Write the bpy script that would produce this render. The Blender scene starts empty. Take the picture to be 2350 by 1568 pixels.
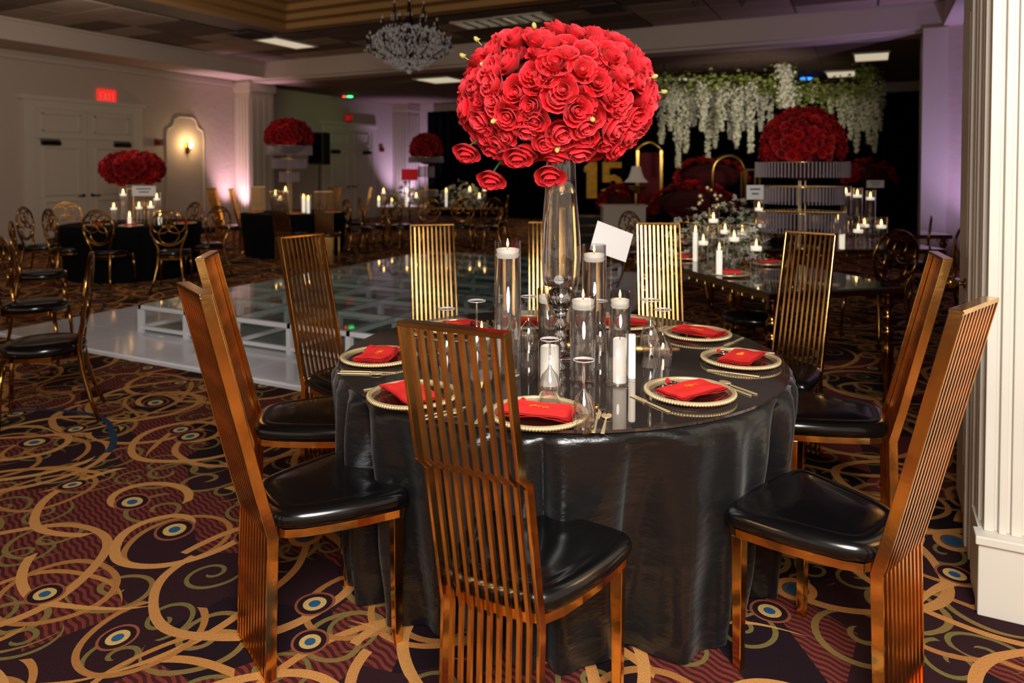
import bpy, math, random
from mathutils import Vector, Matrix
R = math.radians
rnd = random.Random(7)
sc = bpy.context.scene
col = sc.collection

# ------------------------------------------------------------------ camera
FP, HC, YH = 1650.0, 1.53, 388.0
PH = R(1.5); PY = YH + FP * math.tan(PH); TH = R(26.6)
cam_data = bpy.data.cameras.new('camera')
cam = bpy.data.objects.new('camera', cam_data); col.objects.link(cam)
cam.location = (0, 0, HC)
cam.rotation_euler = (R(90) - PH, 0, TH)
cam_data.sensor_width = 36; cam_data.lens = FP / 2350 * 36
cam_data.shift_y = (PY - 784) / 2350
cam_data.dof.use_dof = True; cam_data.dof.focus_distance = 2.35; cam_data.dof.aperture_fstop = 2.6
cam_data.clip_end = 100
sc.camera = cam
sc.view_settings.view_transform = 'Standard'
sc.view_settings.look = 'None'
sc.view_settings.gamma = 1.0
sc.view_settings.use_curve_mapping = False
sc.view_settings.exposure = 0.0
sc.cycles.max_bounces = 10; sc.cycles.transmission_bounces = 8; sc.cycles.transparent_max_bounces = 16
sc.cycles.glossy_bounces = 4; sc.cycles.diffuse_bounces = 3
sc.cycles.sample_clamp_indirect = 4.0

# ------------------------------------------------------------------ world and lights
w = bpy.data.worlds.new('world'); sc.world = w; w.use_nodes = True
w.node_tree.nodes['Background'].inputs[0].default_value = (1.0, .80, .62, 1)
w.node_tree.nodes['Background'].inputs[1].default_value = 0.62

def Wd(a, d, z=0.0):            # camera-aligned ground frame (a to the right, d ahead) -> world
    return (a * math.cos(TH) - d * math.sin(TH), a * math.sin(TH) + d * math.cos(TH), z)

def light(name, kind, loc, energy, color, size=None, target=None, spot=None, blend=.6):
    l = bpy.data.lights.new(name, kind); l.energy = energy; l.color = color
    if kind == 'AREA': l.shape = 'DISK'; l.size = size
    elif size is not None: l.shadow_soft_size = size
    if kind == 'SPOT': l.spot_size = R(spot); l.spot_blend = blend
    o = bpy.data.objects.new(name, l); col.objects.link(o); o.location = loc
    if target is not None:
        o.rotation_euler = (Vector(target) - Vector(loc)).to_track_quat('-Z', 'Y').to_euler()
    return o
light('bounced_flash', 'AREA', Wd(.3, -.9, 3.0), 225, (1, .96, .90), 1.9, Wd(.3, 3.2, .7))
light('hall_fill', 'AREA', (-8.5, 5.5, 3.9), 22, (1, .84, .70), 5.0, (-9.5, 7.5, 0))  # unseen fill added under the ceiling to lift the hall
light('wall_fill', 'AREA', (-9.6, 6.0, 3.3), 24, (1, .85, .72), 1.6, (-14.1, 9.5, 2.4))  # added fill that brightens the left wall, no fixture here
light('hall_fill', 'AREA', (-6.5, 17, 3.5), 26, (1, .80, .60), 4.0, (-6.5, 17, 0))  # second unseen fill, added for the far bay
light('uplight_left', 'SPOT', (-13.75, 12.55, .12), 420, (1, .62, .86), .05, (-13.95, 12.75, 3.6), 62, .9)
light('uplight_far', 'SPOT', (-13.3, 19.3, .12), 350, (.72, .55, 1), .05, (-13.7, 19.6, 3.4), 90, .9)
light('uplight_right', 'SPOT', (1.75, 12.35, .15), 170, (.60, .42, 1), .05, (1.5, 12.7, 3.6), 90, .9)
light('wash_right', 'SPOT', (2.2, 10.8, .2), 210, (.62, .48, 1), .08, (1.3, 12.8, 2.4), 90, .9)
light('dance_light', 'SPOT', (-9.3, 14.2, 3.55), 30, (.35, 1, .2), .05, (-13.9, 15.8, 2.9), 40, .9)
light('canopy_fill', 'SPOT', Wd(4.2, 10.6, 2.3), 260, (1, .90, .72), .2, Wd(4.9, 15.2, 2.55), 62, .7)  # unseen spot added to brighten the hanging flowers

# ------------------------------------------------------------------ materials
class V:
    """a tiny expression layer over math nodes"""
    nt = None
    def __init__(s, k): s.k = k
    @staticmethod
    def m(op, *a):
        n = V.nt.nodes.new('ShaderNodeMath'); n.operation = op
        for i, x in enumerate(a):
            x = x.k if isinstance(x, V) else x
            if isinstance(x, (int, float)): n.inputs[i].default_value = x
            else: V.nt.links.new(x, n.inputs[i])
        return V(n.outputs[0])
    def __add__(s, o): return V.m('ADD', s, o)
    def __radd__(s, o): return V.m('ADD', o, s)
    def __sub__(s, o): return V.m('SUBTRACT', s, o)
    def __rsub__(s, o): return V.m('SUBTRACT', o, s)
    def __mul__(s, o): return V.m('MULTIPLY', s, o)
    def __rmul__(s, o): return V.m('MULTIPLY', o, s)
    def __truediv__(s, o): return V.m('DIVIDE', s, o)
    def __lt__(s, o): return V.m('LESS_THAN', s, o)
    def __gt__(s, o): return V.m('GREATER_THAN', s, o)
    def abs(s): return V.m('ABSOLUTE', s)
    def frac(s): return V.m('FRACT', s)
    def sin(s): return V.m('SINE', s)

def srgb(c):
    return tuple((x / 255 / 12.92 if x / 255 <= .04045 else ((x / 255 + .055) / 1.055) ** 2.4) for x in c)

M = {}
def mat(name, c, rough=.5, metal=0., spec=.5, emit=None, es=0., sheen=0., bump=None, coat=0., var=None, trans=0., ior=1.45, aniso=0):
    m = bpy.data.materials.new(name); m.use_nodes = True; nt = m.node_tree
    b = nt.nodes['Principled BSDF']
    c = srgb(c)
    b.inputs['Base Color'].default_value = (*c, 1)
    b.inputs['Roughness'].default_value = rough; b.inputs['Metallic'].default_value = metal
    b.inputs['Specular IOR Level'].default_value = spec; b.inputs['IOR'].default_value = ior
    b.inputs['Sheen Weight'].default_value = sheen; b.inputs['Coat Weight'].default_value = coat
    b.inputs['Transmission Weight'].default_value = trans
    if emit: b.inputs['Emission Color'].default_value = (*srgb(emit), 1); b.inputs['Emission Strength'].default_value = es
    tc = nt.nodes.new('ShaderNodeTexCoord')
    if var:       # (scale, amount) gentle mottling of the colour
        n = nt.nodes.new('ShaderNodeTexNoise'); n.inputs['Scale'].default_value = var[0]; n.inputs['Detail'].default_value = 4
        nt.links.new(tc.outputs['Object'], n.inputs['Vector'])
        r = nt.nodes.new('ShaderNodeMapRange'); r.inputs[1].default_value = .3; r.inputs[2].default_value = .7
        r.inputs[3].default_value = 1 - var[1]; r.inputs[4].default_value = 1 + var[1]
        nt.links.new(n.outputs['Fac'], r.inputs[0])
        x = nt.nodes.new('ShaderNodeVectorMath'); x.operation = 'SCALE'; x.inputs[0].default_value = c
        nt.links.new(r.outputs[0], x.inputs['Scale']); nt.links.new(x.outputs[0], b.inputs['Base Color'])
    if bump:      # (scale, strength, distance, stretch)
        n = nt.nodes.new('ShaderNodeTexNoise'); n.inputs['Scale'].default_value = bump[0]; n.inputs['Detail'].default_value = 5
        mp = nt.nodes.new('ShaderNodeMapping')
        if len(bump) > 3: mp.inputs['Scale'].default_value = bump[3]
        nt.links.new(tc.outputs['Object'], mp.inputs[0]); nt.links.new(mp.outputs[0], n.inputs['Vector'])
        u = nt.nodes.new('ShaderNodeBump'); u.inputs['Strength'].default_value = bump[1]; u.inputs['Distance'].default_value = bump[2]
        nt.links.new(n.outputs['Fac'], u.inputs['Height']); nt.links.new(u.outputs[0], b.inputs['Normal'])
    M[name] = m
    return m

mat('wallpaper', (184, 166, 150), .75, bump=(9, .35, .02))
mat('trim_paint', (200, 186, 168), .45)
mat('casing_paint', (226, 220, 208), .5, var=(3, .03))
mat('drywall', (188, 170, 156), .8)
mat('ceiling_tile', (156, 134, 118), .9, bump=(60, .5, .01), var=(1.2, .12))
mat('ceiling_tile_dark', (98, 80, 68), .9, bump=(60, .5, .01), var=(1.2, .12))
mat('ceiling_grid', (96, 82, 72), .6)
mat('coffer_gold', (158, 118, 66), .6)
mat('dark_ceiling', (120, 96, 80), .9)
mat('diffuser', (230, 220, 200), .5, emit=(255, 238, 205), es=.55)
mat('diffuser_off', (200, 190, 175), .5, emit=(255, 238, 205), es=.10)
mat('vent_metal', (70, 60, 55), .6)
mat('gold', (238, 188, 114), .14, 1., bump=(5, .10, .02), var=(9, .22))
mat('gold_dark', (166, 120, 64), .12, 1.)
mat('gold_slat', (236, 180, 108), .22, 1., var=(14, .2))
mat('gold_pale', (228, 196, 120), .2, 1.)
mat('gold_bright', (250, 226, 176), .3, .55)
mat('leather', (10, 10, 12), .20, spec=.6, coat=.2)
mat('satin', (14, 14, 16), .24, spec=.75, sheen=.12, bump=(8, .35, .02, (1, 1, 2.6)))
mat('linen_black', (3, 3, 5), .85, spec=.2)
mat('mirror_top', (116, 106, 100), .04, .8)
mat('mirror', (170, 165, 160), .05, 1.)
mat('silver', (214, 214, 216), .08, 1.)
mat('chrome', (220, 215, 210), .1, 1.)
mat('black_plastic', (10, 10, 12), .5)
mat('black_drape', (5, 5, 7), .95, spec=.05)
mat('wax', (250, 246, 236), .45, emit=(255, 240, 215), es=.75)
mat('wax_unlit_glow', (248, 244, 232), .45, emit=(255, 240, 222), es=.8)  # unlit wax given a glow that stands in for flash on it
mat('flame', (255, 200, 110), .5, emit=(255, 190, 95), es=14)
mat('wick', (30, 22, 18), .9)
mat('napkin', (255, 58, 54), .8, spec=.2, bump=(260, .12, .002))
mat('red_cloth', (120, 8, 14), .8)
mat('thread_gold', (240, 150, 40), .4, .4)
mat('rose', (250, 14, 34), .6, spec=.35, sheen=.08)
mat('rose_b', (240, 8, 28), .6, spec=.35, sheen=.08)
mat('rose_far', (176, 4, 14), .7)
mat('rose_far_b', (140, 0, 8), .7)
mat('leaf', (40, 92, 42), .5)
mat('leaf_light', (150, 162, 78), .5)
mat('foam_core', (70, 0, 6), .9)
mat('bud', (206, 190, 110), .6)
mat('white_petal', (226, 224, 204), .7)
mat('wisteria', (236, 234, 206), .75)
mat('grey_panel', (112, 120, 118), .3)
mat('white_gloss', (238, 238, 248), .12, spec=.6, var=(1.5, .03))
mat('white_frame', (225, 226, 228), .3)
mat('paper', (244, 242, 240), .6)
mat('crystal', (172, 158, 166), .15, spec=.8, trans=.35, ior=1.5)
mat('crystal_clear', (240, 236, 236), .08, spec=.9, trans=.3, ior=1.5)
mat('exit_red', (190, 24, 24), .5, emit=(255, 40, 30), es=.9)
mat('alarm_red', (120, 12, 12), .5)
mat('screen_red', (120, 5, 12), .5, emit=(200, 10, 20), es=.35)
mat('lamp_shade', (190, 180, 168), .7, emit=(255, 230, 200), es=.10)
mat('bulb', (255, 225, 170), .5, emit=(255, 205, 130), es=26)
mat('bulb_off', (200, 190, 175), .3)
mat('bronze_dark', (44, 34, 26), .35, .7)
mat('brass', (176, 142, 74), .22, 1.)
mat('velvet_red', (96, 2, 14), .8)
mat('led_green', (60, 255, 130), .5, emit=(60, 255, 130), es=4)
mat('led_red', (255, 60, 40), .5, emit=(255, 60, 40), es=4)
mat('led_blue', (50, 130, 255), .5, emit=(40, 130, 255), es=3)
mat('led_violet', (190, 170, 255), .5, emit=(180, 160, 255), es=1.2)
mat('marquee_gold', (196, 140, 40), .45, .6, emit=(255, 180, 60), es=.06, var=(9, .4))
mat('ink', (70, 70, 80), .6)

def petal(name, deep, rim):       # paler petal rims painted in, for light caught on the curled edges
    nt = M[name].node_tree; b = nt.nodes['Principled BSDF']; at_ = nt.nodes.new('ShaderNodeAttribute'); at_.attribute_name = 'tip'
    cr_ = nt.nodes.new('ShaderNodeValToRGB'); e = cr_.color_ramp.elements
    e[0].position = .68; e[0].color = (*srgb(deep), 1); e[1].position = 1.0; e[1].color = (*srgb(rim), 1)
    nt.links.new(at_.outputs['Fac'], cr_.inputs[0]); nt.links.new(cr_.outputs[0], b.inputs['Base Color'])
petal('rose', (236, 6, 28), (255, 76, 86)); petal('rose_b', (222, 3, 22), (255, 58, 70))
def thin_glass(name, tint, f0, ex=3.2):
    m = bpy.data.materials.new(name); m.use_nodes = True; nt = m.node_tree; nt.nodes.clear()
    out = nt.nodes.new('ShaderNodeOutputMaterial'); mx = nt.nodes.new('ShaderNodeMixShader')
    t = nt.nodes.new('ShaderNodeBsdfTransparent'); t.inputs[0].default_value = (*tint, 1)
    g = nt.nodes.new('ShaderNodeBsdfGlossy'); g.inputs['Roughness'].default_value = .03; g.inputs['Color'].default_value = (1, .98, .96, 1)
    lw = nt.nodes.new('ShaderNodeLayerWeight'); lw.inputs[0].default_value = .5; V.nt = nt
    fr = V.m('MULTIPLY_ADD', V.m('POWER', V(lw.outputs['Facing']), ex), .85, f0)
    nt.links.new(fr.k, mx.inputs[0]); nt.links.new(t.outputs[0], mx.inputs[1]); nt.links.new(g.outputs[0], mx.inputs[2])
    nt.links.new(mx.outputs[0], out.inputs[0]); M[name] = m
thin_glass('glass', (.97, .97, .97), .12, 2.6)
thin_glass('cut_glass', (.94, .94, .94), .24, 2.0)
thin_glass('plate_glass', (.9, .92, .92), .06)
thin_glass('floor_glass', (.80, .85, .83), .03, 8.0)
def water_mat():
    m = bpy.data.materials.new('water'); m.use_nodes = True; nt = m.node_tree; nt.nodes.clear()
    out = nt.nodes.new('ShaderNodeOutputMaterial'); g = nt.nodes.new('ShaderNodeBsdfGlass')
    g.inputs['IOR'].default_value = 1.33; g.inputs['Roughness'].default_value = 0; g.inputs['Color'].default_value = (.98, .98, .99, 1)
    nt.links.new(g.outputs[0], out.inputs[0]); M['water'] = m
water_mat()

def carpet_mat():
    m = bpy.data.materials.new('carpet'); m.use_nodes = True; nt = m.node_tree; V.nt = nt
    b = nt.nodes['Principled BSDF']; b.inputs['Roughness'].default_value = .95; b.inputs['Specular IOR Level'].default_value = .12
    tc = nt.nodes.new('ShaderNodeTexCoord')
    wn = nt.nodes.new('ShaderNodeTexNoise'); wn.noise_dimensions = '2D'; wn.inputs['Scale'].default_value = 2.3; wn.inputs['Detail'].default_value = 0
    nt.links.new(tc.outputs['Object'], wn.inputs['Vector'])
    wo = nt.nodes.new('ShaderNodeVectorMath'); wo.operation = 'SUBTRACT'; wo.inputs[1].default_value = (.5, .5, .5)
    nt.links.new(wn.outputs['Color'], wo.inputs[0])
    ws = nt.nodes.new('ShaderNodeVectorMath'); ws.operation = 'SCALE'; ws.inputs['Scale'].default_value = .07
    nt.links.new(wo.outputs[0], ws.inputs[0])
    wp = nt.nodes.new('ShaderNodeVectorMath'); wp.operation = 'ADD'
    nt.links.new(tc.outputs['Object'], wp.inputs[0]); nt.links.new(ws.outputs[0], wp.inputs[1])
    P0 = wp.outputs[0]
    def sep(v):
        s = nt.nodes.new('ShaderNodeSeparateXYZ'); nt.links.new(v, s.inputs[0]); return V(s.outputs[0]), V(s.outputs[1])
    def cell(size, off, randomness=.75, src=P0):
        mp = nt.nodes.new('ShaderNodeMapping'); mp.inputs['Location'].default_value = (off[0], off[1], 0)
        mp.inputs['Scale'].default_value = (1 / size, 1 / size, 1)
        nt.links.new(src, mp.inputs[0])
        v = nt.nodes.new('ShaderNodeTexVoronoi'); v.voronoi_dimensions = '2D'; v.inputs['Scale'].default_value = 1
        v.inputs['Randomness'].default_value = randomness; nt.links.new(mp.outputs[0], v.inputs['Vector'])
        sb = nt.nodes.new('ShaderNodeVectorMath'); sb.operation = 'SUBTRACT'
        nt.links.new(mp.outputs[0], sb.inputs[0]); nt.links.new(v.outputs['Position'], sb.inputs[1])
        dx, dy = sep(sb.outputs[0]); sc_ = nt.nodes.new('ShaderNodeSeparateXYZ'); nt.links.new(v.outputs['Color'], sc_.inputs[0])
        r = V(v.outputs['Distance']) * size
        th = V.m('ARCTAN2', dy, dx) * (1 / (2 * math.pi))
        return r, th, V(sc_.outputs[0]), V(sc_.outputs[1]), V(sc_.outputs[2])
    def spiral(c, pitch, wdt, r0, r1):
        r, th, c0, c1, c2 = c
        sgn = V.m('MULTIPLY_ADD', c0 > .5, 2, -1)
        s = (r / pitch + th * sgn + c1).frac() - .5
        return ((s.abs() * pitch) < wdt) * (r > r0) * (r < r1)
    def mix(fac, a, bcol):
        n = nt.nodes.new('ShaderNodeMix'); n.data_type = 'RGBA'
        nt.links.new(fac.k, n.inputs[0])
        for i, x in ((6, a), (7, bcol)):
            if isinstance(x, tuple): n.inputs[i].default_value = (*srgb(x), 1)
            else: nt.links.new(x, n.inputs[i])
        return n.outputs[2]
    px, py = sep(tc.outputs['Object'])
    # ground: dark aubergine and maroon patches, the maroon ones with wavy stripes
    g = cell(.33, (3.1, 1.7), 1.0, tc.outputs['Object'])
    wave = ((py * 1.0 + px * .35 + (px * 75).sin() * .004) * (1 / .026)).frac() > .5
    base = mix(g[2] > .40, (50, 27, 32), (122, 54, 46))
    base = mix(wave * (g[2] > .40), base, (72, 32, 32))
    base = mix(g[3] > .8, base, (34, 21, 28))
    # olive scrollwork
    o1 = cell(.27, (.4, 9.1)); o2 = cell(.41, (7.4, 2.2))
    base = mix(spiral(o1, .075, .0085, .012, .115) * (o1[4] > .28), base, (122, 108, 60))
    base = mix(spiral(o2, .11, .011, .02, .18) * (o2[4] > .35), base, (136, 110, 62))
    # broad tan ribbons: big spirals and arcs
    s1 = cell(1.02, (.62, .35), .8); s2 = cell(1.25, (5.3, 3.9), .9); s3 = cell(.74, (2.2, 6.3), .8)
    base = mix(spiral(s3, .30, .012, .09, .34) * (s3[4] > .35), base, (186, 126, 66))
    base = mix(spiral(s2, .62, .016, .45, .85), base, (196, 134, 72))
    s5 = cell(.86, (6.7, 8.3), .9); s6 = cell(.57, (1.3, 5.9), .9)
    base = mix(((s6[0] - .19).abs() < .012) * (s6[3] > .3), base, (176, 118, 64))
    base = mix(((s5[0] - .37 - s5[1] * .06).abs() < .018), base, (198, 138, 78))
    base = mix(spiral(s1, .30, .019, .06, .56), base, (206, 146, 82))
    # blue dashed ribbon
    s4 = cell(2.3, (1.9, 4.4), .9)
    base = mix(((s4[0] - .8).abs() < .02) * (s4[1] > .1), base, (44, 62, 84))
    # medallions
    def medal(c, k, keep, base):
        r = c[0]; on = c[4] > keep
        for rad, colr in ((.082, (150, 84, 62)), (.070, (44, 24, 26)), (.047, (214, 176, 108)), (.024, (46, 92, 132))):
            base = mix((r < rad * k) * on, base, colr)
        return base
    def medal2(c, k, keep, base):
        r = c[0]; on = c[4] > keep
        for rad, colr in ((.080, (206, 140, 76)), (.050, (92, 84, 88)), (.032, (44, 86, 122))):
            base = mix((r < rad * k) * on, base, colr)
        return base
    m2 = cell(.62, (8.8, 5.1), .85); m3 = cell(.50, (4.7, 12.3), .9)
    base = medal2(m2, .95, .35, base); base = medal(m3, .8, .55, base)
    base = medal(s1, 1.0, .25, base)
    fn = nt.nodes.new('ShaderNodeTexNoise'); fn.inputs['Scale'].default_value = 170; fn.inputs['Detail'].default_value = 3
    nt.links.new(tc.outputs['Object'], fn.inputs['Vector'])
    mr = V.m('MULTIPLY_ADD', V(fn.outputs['Fac']), .9, .55)
    x = nt.nodes.new('ShaderNodeVectorMath'); x.operation = 'SCALE'
    nt.links.new(base, x.inputs[0]); nt.links.new(mr.k, x.inputs['Scale']); nt.links.new(x.outputs[0], b.inputs['Base Color'])
    u = nt.nodes.new('ShaderNodeBump'); u.inputs['Strength'].default_value = .5; u.inputs['Distance'].default_value = .004
    nt.links.new(fn.outputs['Fac'], u.inputs['Height']); nt.links.new(u.outputs[0], b.inputs['Normal'])
    M['carpet'] = m
carpet_mat()

# ------------------------------------------------------------------ mesh helpers
class MB:
    def __init__(s): s.v = []; s.f = []
    def add(s, vs, fs):
        o = len(s.v); s.v += [tuple(v) for v in vs]; s.f += [tuple(i + o for i in f) for f in fs]; return s
    def box(s, c, sz, rot=None, taper=1.0):
        x, y, z = sz[0] / 2, sz[1] / 2, sz[2] / 2
        vs = [Vector((sx * x * (taper if sz_ < 0 else 1), sy * y * (taper if sz_ < 0 else 1), sz_ * z)) for sz_ in (-1, 1) for sy in (-1, 1) for sx in (-1, 1)]
        if rot is not None: vs = [rot @ v for v in vs]
        return s.add([v + Vector(c) for v in vs], [(0, 2, 3, 1), (4, 5, 7, 6), (0, 1, 5, 4), (2, 6, 7, 3), (0, 4, 6, 2), (1, 3, 7, 5)])
    def b2(s, lo, hi):
        return s.box([(a + b) / 2 for a, b in zip(lo, hi)], [b - a for a, b in zip(lo, hi)])
    def lathe(s, prof, n=24, c=(0, 0, 0), cap=True):
        vs = []; fs = []
        for r, z in prof:
            for i in range(n):
                t = 2 * math.pi * i / n; vs.append((c[0] + r * math.cos(t), c[1] + r * math.sin(t), c[2] + z))
        for k in range(len(prof) - 1):
            for i in range(n):
                j = (i + 1) % n; fs.append((k * n + i, k * n + j, (k + 1) * n + j, (k + 1) * n + i))
        if cap:
            if prof[0][0] > 1e-5: fs.append(tuple(range(n - 1, -1, -1)))
            if prof[-1][0] > 1e-5: fs.append(tuple((len(prof) - 1) * n + i for i in range(n)))
        return s.add(vs, fs)
    def tube(s, pts, rad, n=8, closed=False, flat=None):
        pts = [Vector(p) for p in pts]; N = len(pts); vs = []; fs = []
        up0 = None
        for i, p in enumerate(pts):
            a = pts[(i - 1) % N] if (closed or i > 0) else p; b = pts[(i + 1) % N] if (closed or i < N - 1) else p
            t = (b - a).normalized()
            if up0 is None: up0 = Vector((0, 0, 1)) if abs(t.z) < .9 else Vector((0, 1, 0))
            x = t.cross(up0)
            if x.length < 1e-4: x = t.orthogonal()
            x.normalize(); y = x.cross(t).normalized(); up0 = y
            r = rad[i] if isinstance(rad, (list, tuple)) else rad
            for k in range(n):
                g = 2 * math.pi * k / n; vs.append(p + x * (r * math.cos(g)) + y * (r * math.sin(g)))
        for i in range(N if closed else N - 1):
            j = (i + 1) % N
            for k in range(n):
                l = (k + 1) % n; fs.append((i * n + k, i * n + l, j * n + l, j * n + k))
        if not closed: fs.append(tuple(range(n - 1, -1, -1))); fs.append(tuple((N - 1) * n + k for k in range(n)))
        return s.add(vs, fs)
    def sphere(s, c, r, n=10, m=6, sz=1.0):
        return s.lathe([(max(1e-6, r * math.sin(math.pi * k / m)), -r * sz * math.cos(math.pi * k / m)) for k in range(m + 1)], n, c, False)
    def prism(s, poly, y0, y1):      # poly in x,z
        n = len(poly); vs = [(x, y0, z) for x, z in poly] + [(x, y1, z) for x, z in poly]
        fs = [tuple(range(n - 1, -1, -1)), tuple(n + i for i in range(n))] + [(i, (i + 1) % n, n + (i + 1) % n, n + i) for i in range(n)]
        return s.add(vs, fs)
    def mesh(s, name, m, smooth=False):
        me = bpy.data.meshes.new(name); me.from_pydata(s.v, [], s.f); me.validate()
        if m: me.materials.append(M[m])
        if smooth: me.polygons.foreach_set('use_smooth', [True] * len(me.polygons))
        return me
    def build(s, name, m, parent=None, smooth=False, bevel=0):
        o = bpy.data.objects.new(name, s.mesh(name, m, smooth)); col.objects.link(o)
        if parent: o.parent = parent
        if bevel:
            b = o.modifiers.new('bevel', 'BEVEL'); b.width = bevel; b.segments = 2; b.limit_method = 'ANGLE'
        if smooth == 'auto': pass
        return o
def smooth_angle(o, ang=40):
    me = o.data; me.polygons.foreach_set('use_smooth', [True] * len(me.polygons))
    me.set_sharp_from_angle(angle=R(ang)); return o
def tag(o, label=None, cat=None, group=None, kind=None):
    if label: o['label'] = label
    if cat: o['category'] = cat
    if group: o['group'] = group
    if kind: o['kind'] = kind
    return o
def empty(name, label, cat, loc=(0, 0, 0), rz=0, group=None):
    o = bpy.data.objects.new(name, None); col.objects.link(o); o.location = loc; o.rotation_euler = (0, 0, rz)
    o.empty_display_size = .1
    return tag(o, label, cat, group)
def inst(name, me, parent=None, loc=(0, 0, 0), rot=None, scale=1):
    o = bpy.data.objects.new(name, me); col.objects.link(o); o.location = loc
    if rot is not None: o.rotation_euler = rot
    o.scale = (scale, scale, scale) if isinstance(scale, (int, float)) else scale
    if parent: o.parent = parent
    return o
def kids(o): return [c for c in bpy.data.objects if c.parent == o]
def snapshot(o): return (o, [snapshot(c) for c in kids(o)])
def copy_tree(sn, parent=None):
    c = sn[0].copy(); col.objects.link(c)
    if parent: c.parent = parent
    for ch in sn[1]: copy_tree(ch, c)
    return c
used = set()
def place(sn, loc, rz, label, group=None):
    if sn[0].name in used: o = copy_tree(sn)
    else: used.add(sn[0].name); o = sn[0]
    o.location = loc; o.rotation_euler = (0, 0, rz); o['label'] = label
    if group: o['group'] = group
    elif 'group' in o: del o['group']
    return o
def ray(px, py):
    x = (px - 1175) / FP; y = (PY - py) / FP
    return x, math.cos(PH) + y * math.sin(PH), -math.sin(PH) + y * math.cos(PH)
def at(px, py, z):               # the point at height z that the photograph shows at px, py
    x, d, u = ray(px, py); t = (z - HC) / u; return Wd(x * t, d * t, z)
def atd(px, dist, z=0.): return Wd((px - 1175) / FP * dist, dist, z)
def face(alpha): return TH - R(alpha)      # heading, clockwise from straight ahead

# ------------------------------------------------------------------ room
S = 'structure'
def st(name, mb, m, parent=None, **k):
    o = mb.build(name, m, parent, **k)
    if not parent: o['kind'] = S
    return o
WX, RX, BY0, BY1, CZ, SZ, FZ, BKY = -14.15, 2.6, 12.85, 13.45, 4.1, 3.72, 3.66, 20.2
st('floor', MB().b2((WX - .2, -5, -.1), (6, BKY + .3, 0)), 'carpet')
wl = st('wall_left', MB().b2((WX - .2, -5, 0), (WX, BKY, 4.3)), 'wallpaper')
st('wall_back', MB().b2((WX - .2, BKY, 0), (6, BKY + .2, 4.3)), 'drywall')
st('wall_right', MB().b2((RX, 3.0, 0), (RX + .2, BKY, 4.3)), 'wallpaper')
st('baseboard_left', MB().b2((WX, -5, 0), (WX + .03, 8.0, .14)).b2((WX, 10.35, 0), (WX + .03, 13.0, .14)).b2((WX, 14.0, 0), (WX + .03, 16.4, .14)), 'black_plastic')
# soffits (the drop round the tray ceiling)
st('trim_1', MB().b2((WX, -5, SZ), (WX + 1.05, BY0, CZ + .02)), 'drywall')
st('trim_2', MB().b2((WX, BY0, SZ - .02), (.95, BY1, CZ + .02)).b2((WX, BY0 + .1, SZ - .07), (.8, BY1, SZ - .02)).b2((.95, BY0, SZ - .02), (RX, BY1, CZ + .02)), 'drywall')
st('trim_3', MB().b2((.95, 2.9, SZ), (RX, BY0, CZ + .02)), 'drywall')
st('trim_4', MB().b2((WX + .02, -5, SZ - .16), (WX + .07, BY0, SZ - .10)).b2((WX + 1.05, -5, CZ - .05), (WX + 1.09, BY0, CZ)), 'drywall')
# wall return right of the wide opening, purple-washed
st('wall_return', MB().b2((1.0, BY0 + .02, 0), (RX, BY1, SZ)), 'wallpaper')
pil = st('trim_5', MB().b2((.68, BY0 - .04, 0), (1.02, BY1 + .1, SZ - .02)), 'trim_paint')
# pilaster on the left wall under the beam
def pilaster(x0, x1, y0, y1, name):
    p = MB().b2((x0, y0, 0), (x1, y1, SZ - .02)).b2((x0, y0 - .03, 0), (x1 + .03, y1 + .03, .22)).b2((x0, y0 - .04, SZ - .28), (x1 + .05, y1 + .04, SZ - .06))
    o = st(name, p, 'trim_paint')
    n = 5
    for i in range(n):
        xx = x0 + (x1 - x0) * (i + .5) / n
        MB().box((xx, y0 - .012, 1.85), ((x1 - x0) / n * .55, .024, 2.9)).build('flute', 'trim_paint', o)
    for i in range(4):
        yy = y0 + (y1 - y0) * (i + .5) / 4
        MB().box((x1 + .012, yy, 1.85), (.024, (y1 - y0) / 4 * .5, 2.9)).build('flute', 'trim_paint', o)
    return o
pilaster(WX, WX + .5, BY0 + .05, BY1 + .25, 'trim_6')
pilaster(WX, WX + .55, 19.5, BKY, 'trim_7')

# tray ceiling: slab, lay-in tiles, recessed coffer
CX0, CX1, CY0, CY1 = -9.85, -1.6, 2.2, 10.2
cl = st('ceiling', MB().b2((WX, -5, CZ + .03), (CX0 - .02, BY1, CZ + .1)).b2((CX1 + .02, -5, CZ + .03), (RX + .2, BY1, CZ + .1)).b2((CX0 - .02, CY1 + .02, CZ + .03), (CX1 + .02, BY1, CZ + .1))
        .b2((CX0 - .02, -5, CZ + .03), (CX1 + .02, CY0 - .02, CZ + .1)), 'ceiling_grid')
tile_mb = MB().box((0, 0, 0), (1.165, .565, .02)).mesh('ceiling_tile', 'ceiling_tile_dark')
tile_me = MB().box((0, 0, 0), (1.165, .565, .02)).mesh('ceiling_tile', 'ceiling_tile')
ys = BY0 - .32
fix = [(-10.7, 11.25), (-10.1, 11.25), (-5.9, 11.25), (-5.3, 11.25)]
for k in range(16):
    for j in range(22):
        x = WX + 1.05 + .6 + j * 1.2 - .05; y = ys - k * .6
        if x > .9: continue
        if CX0 - .65 < x < CX1 + .65 and y < CY1 + .32: continue
        if x < CX0 - .5 or y > CY1 + .2:
            if y > 3.0: inst('ceiling_tile', tile_mb if rnd.random() < .4 else tile_me, cl, (x, y, CZ + .012 + rnd.uniform(-.003, .003)))
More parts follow.
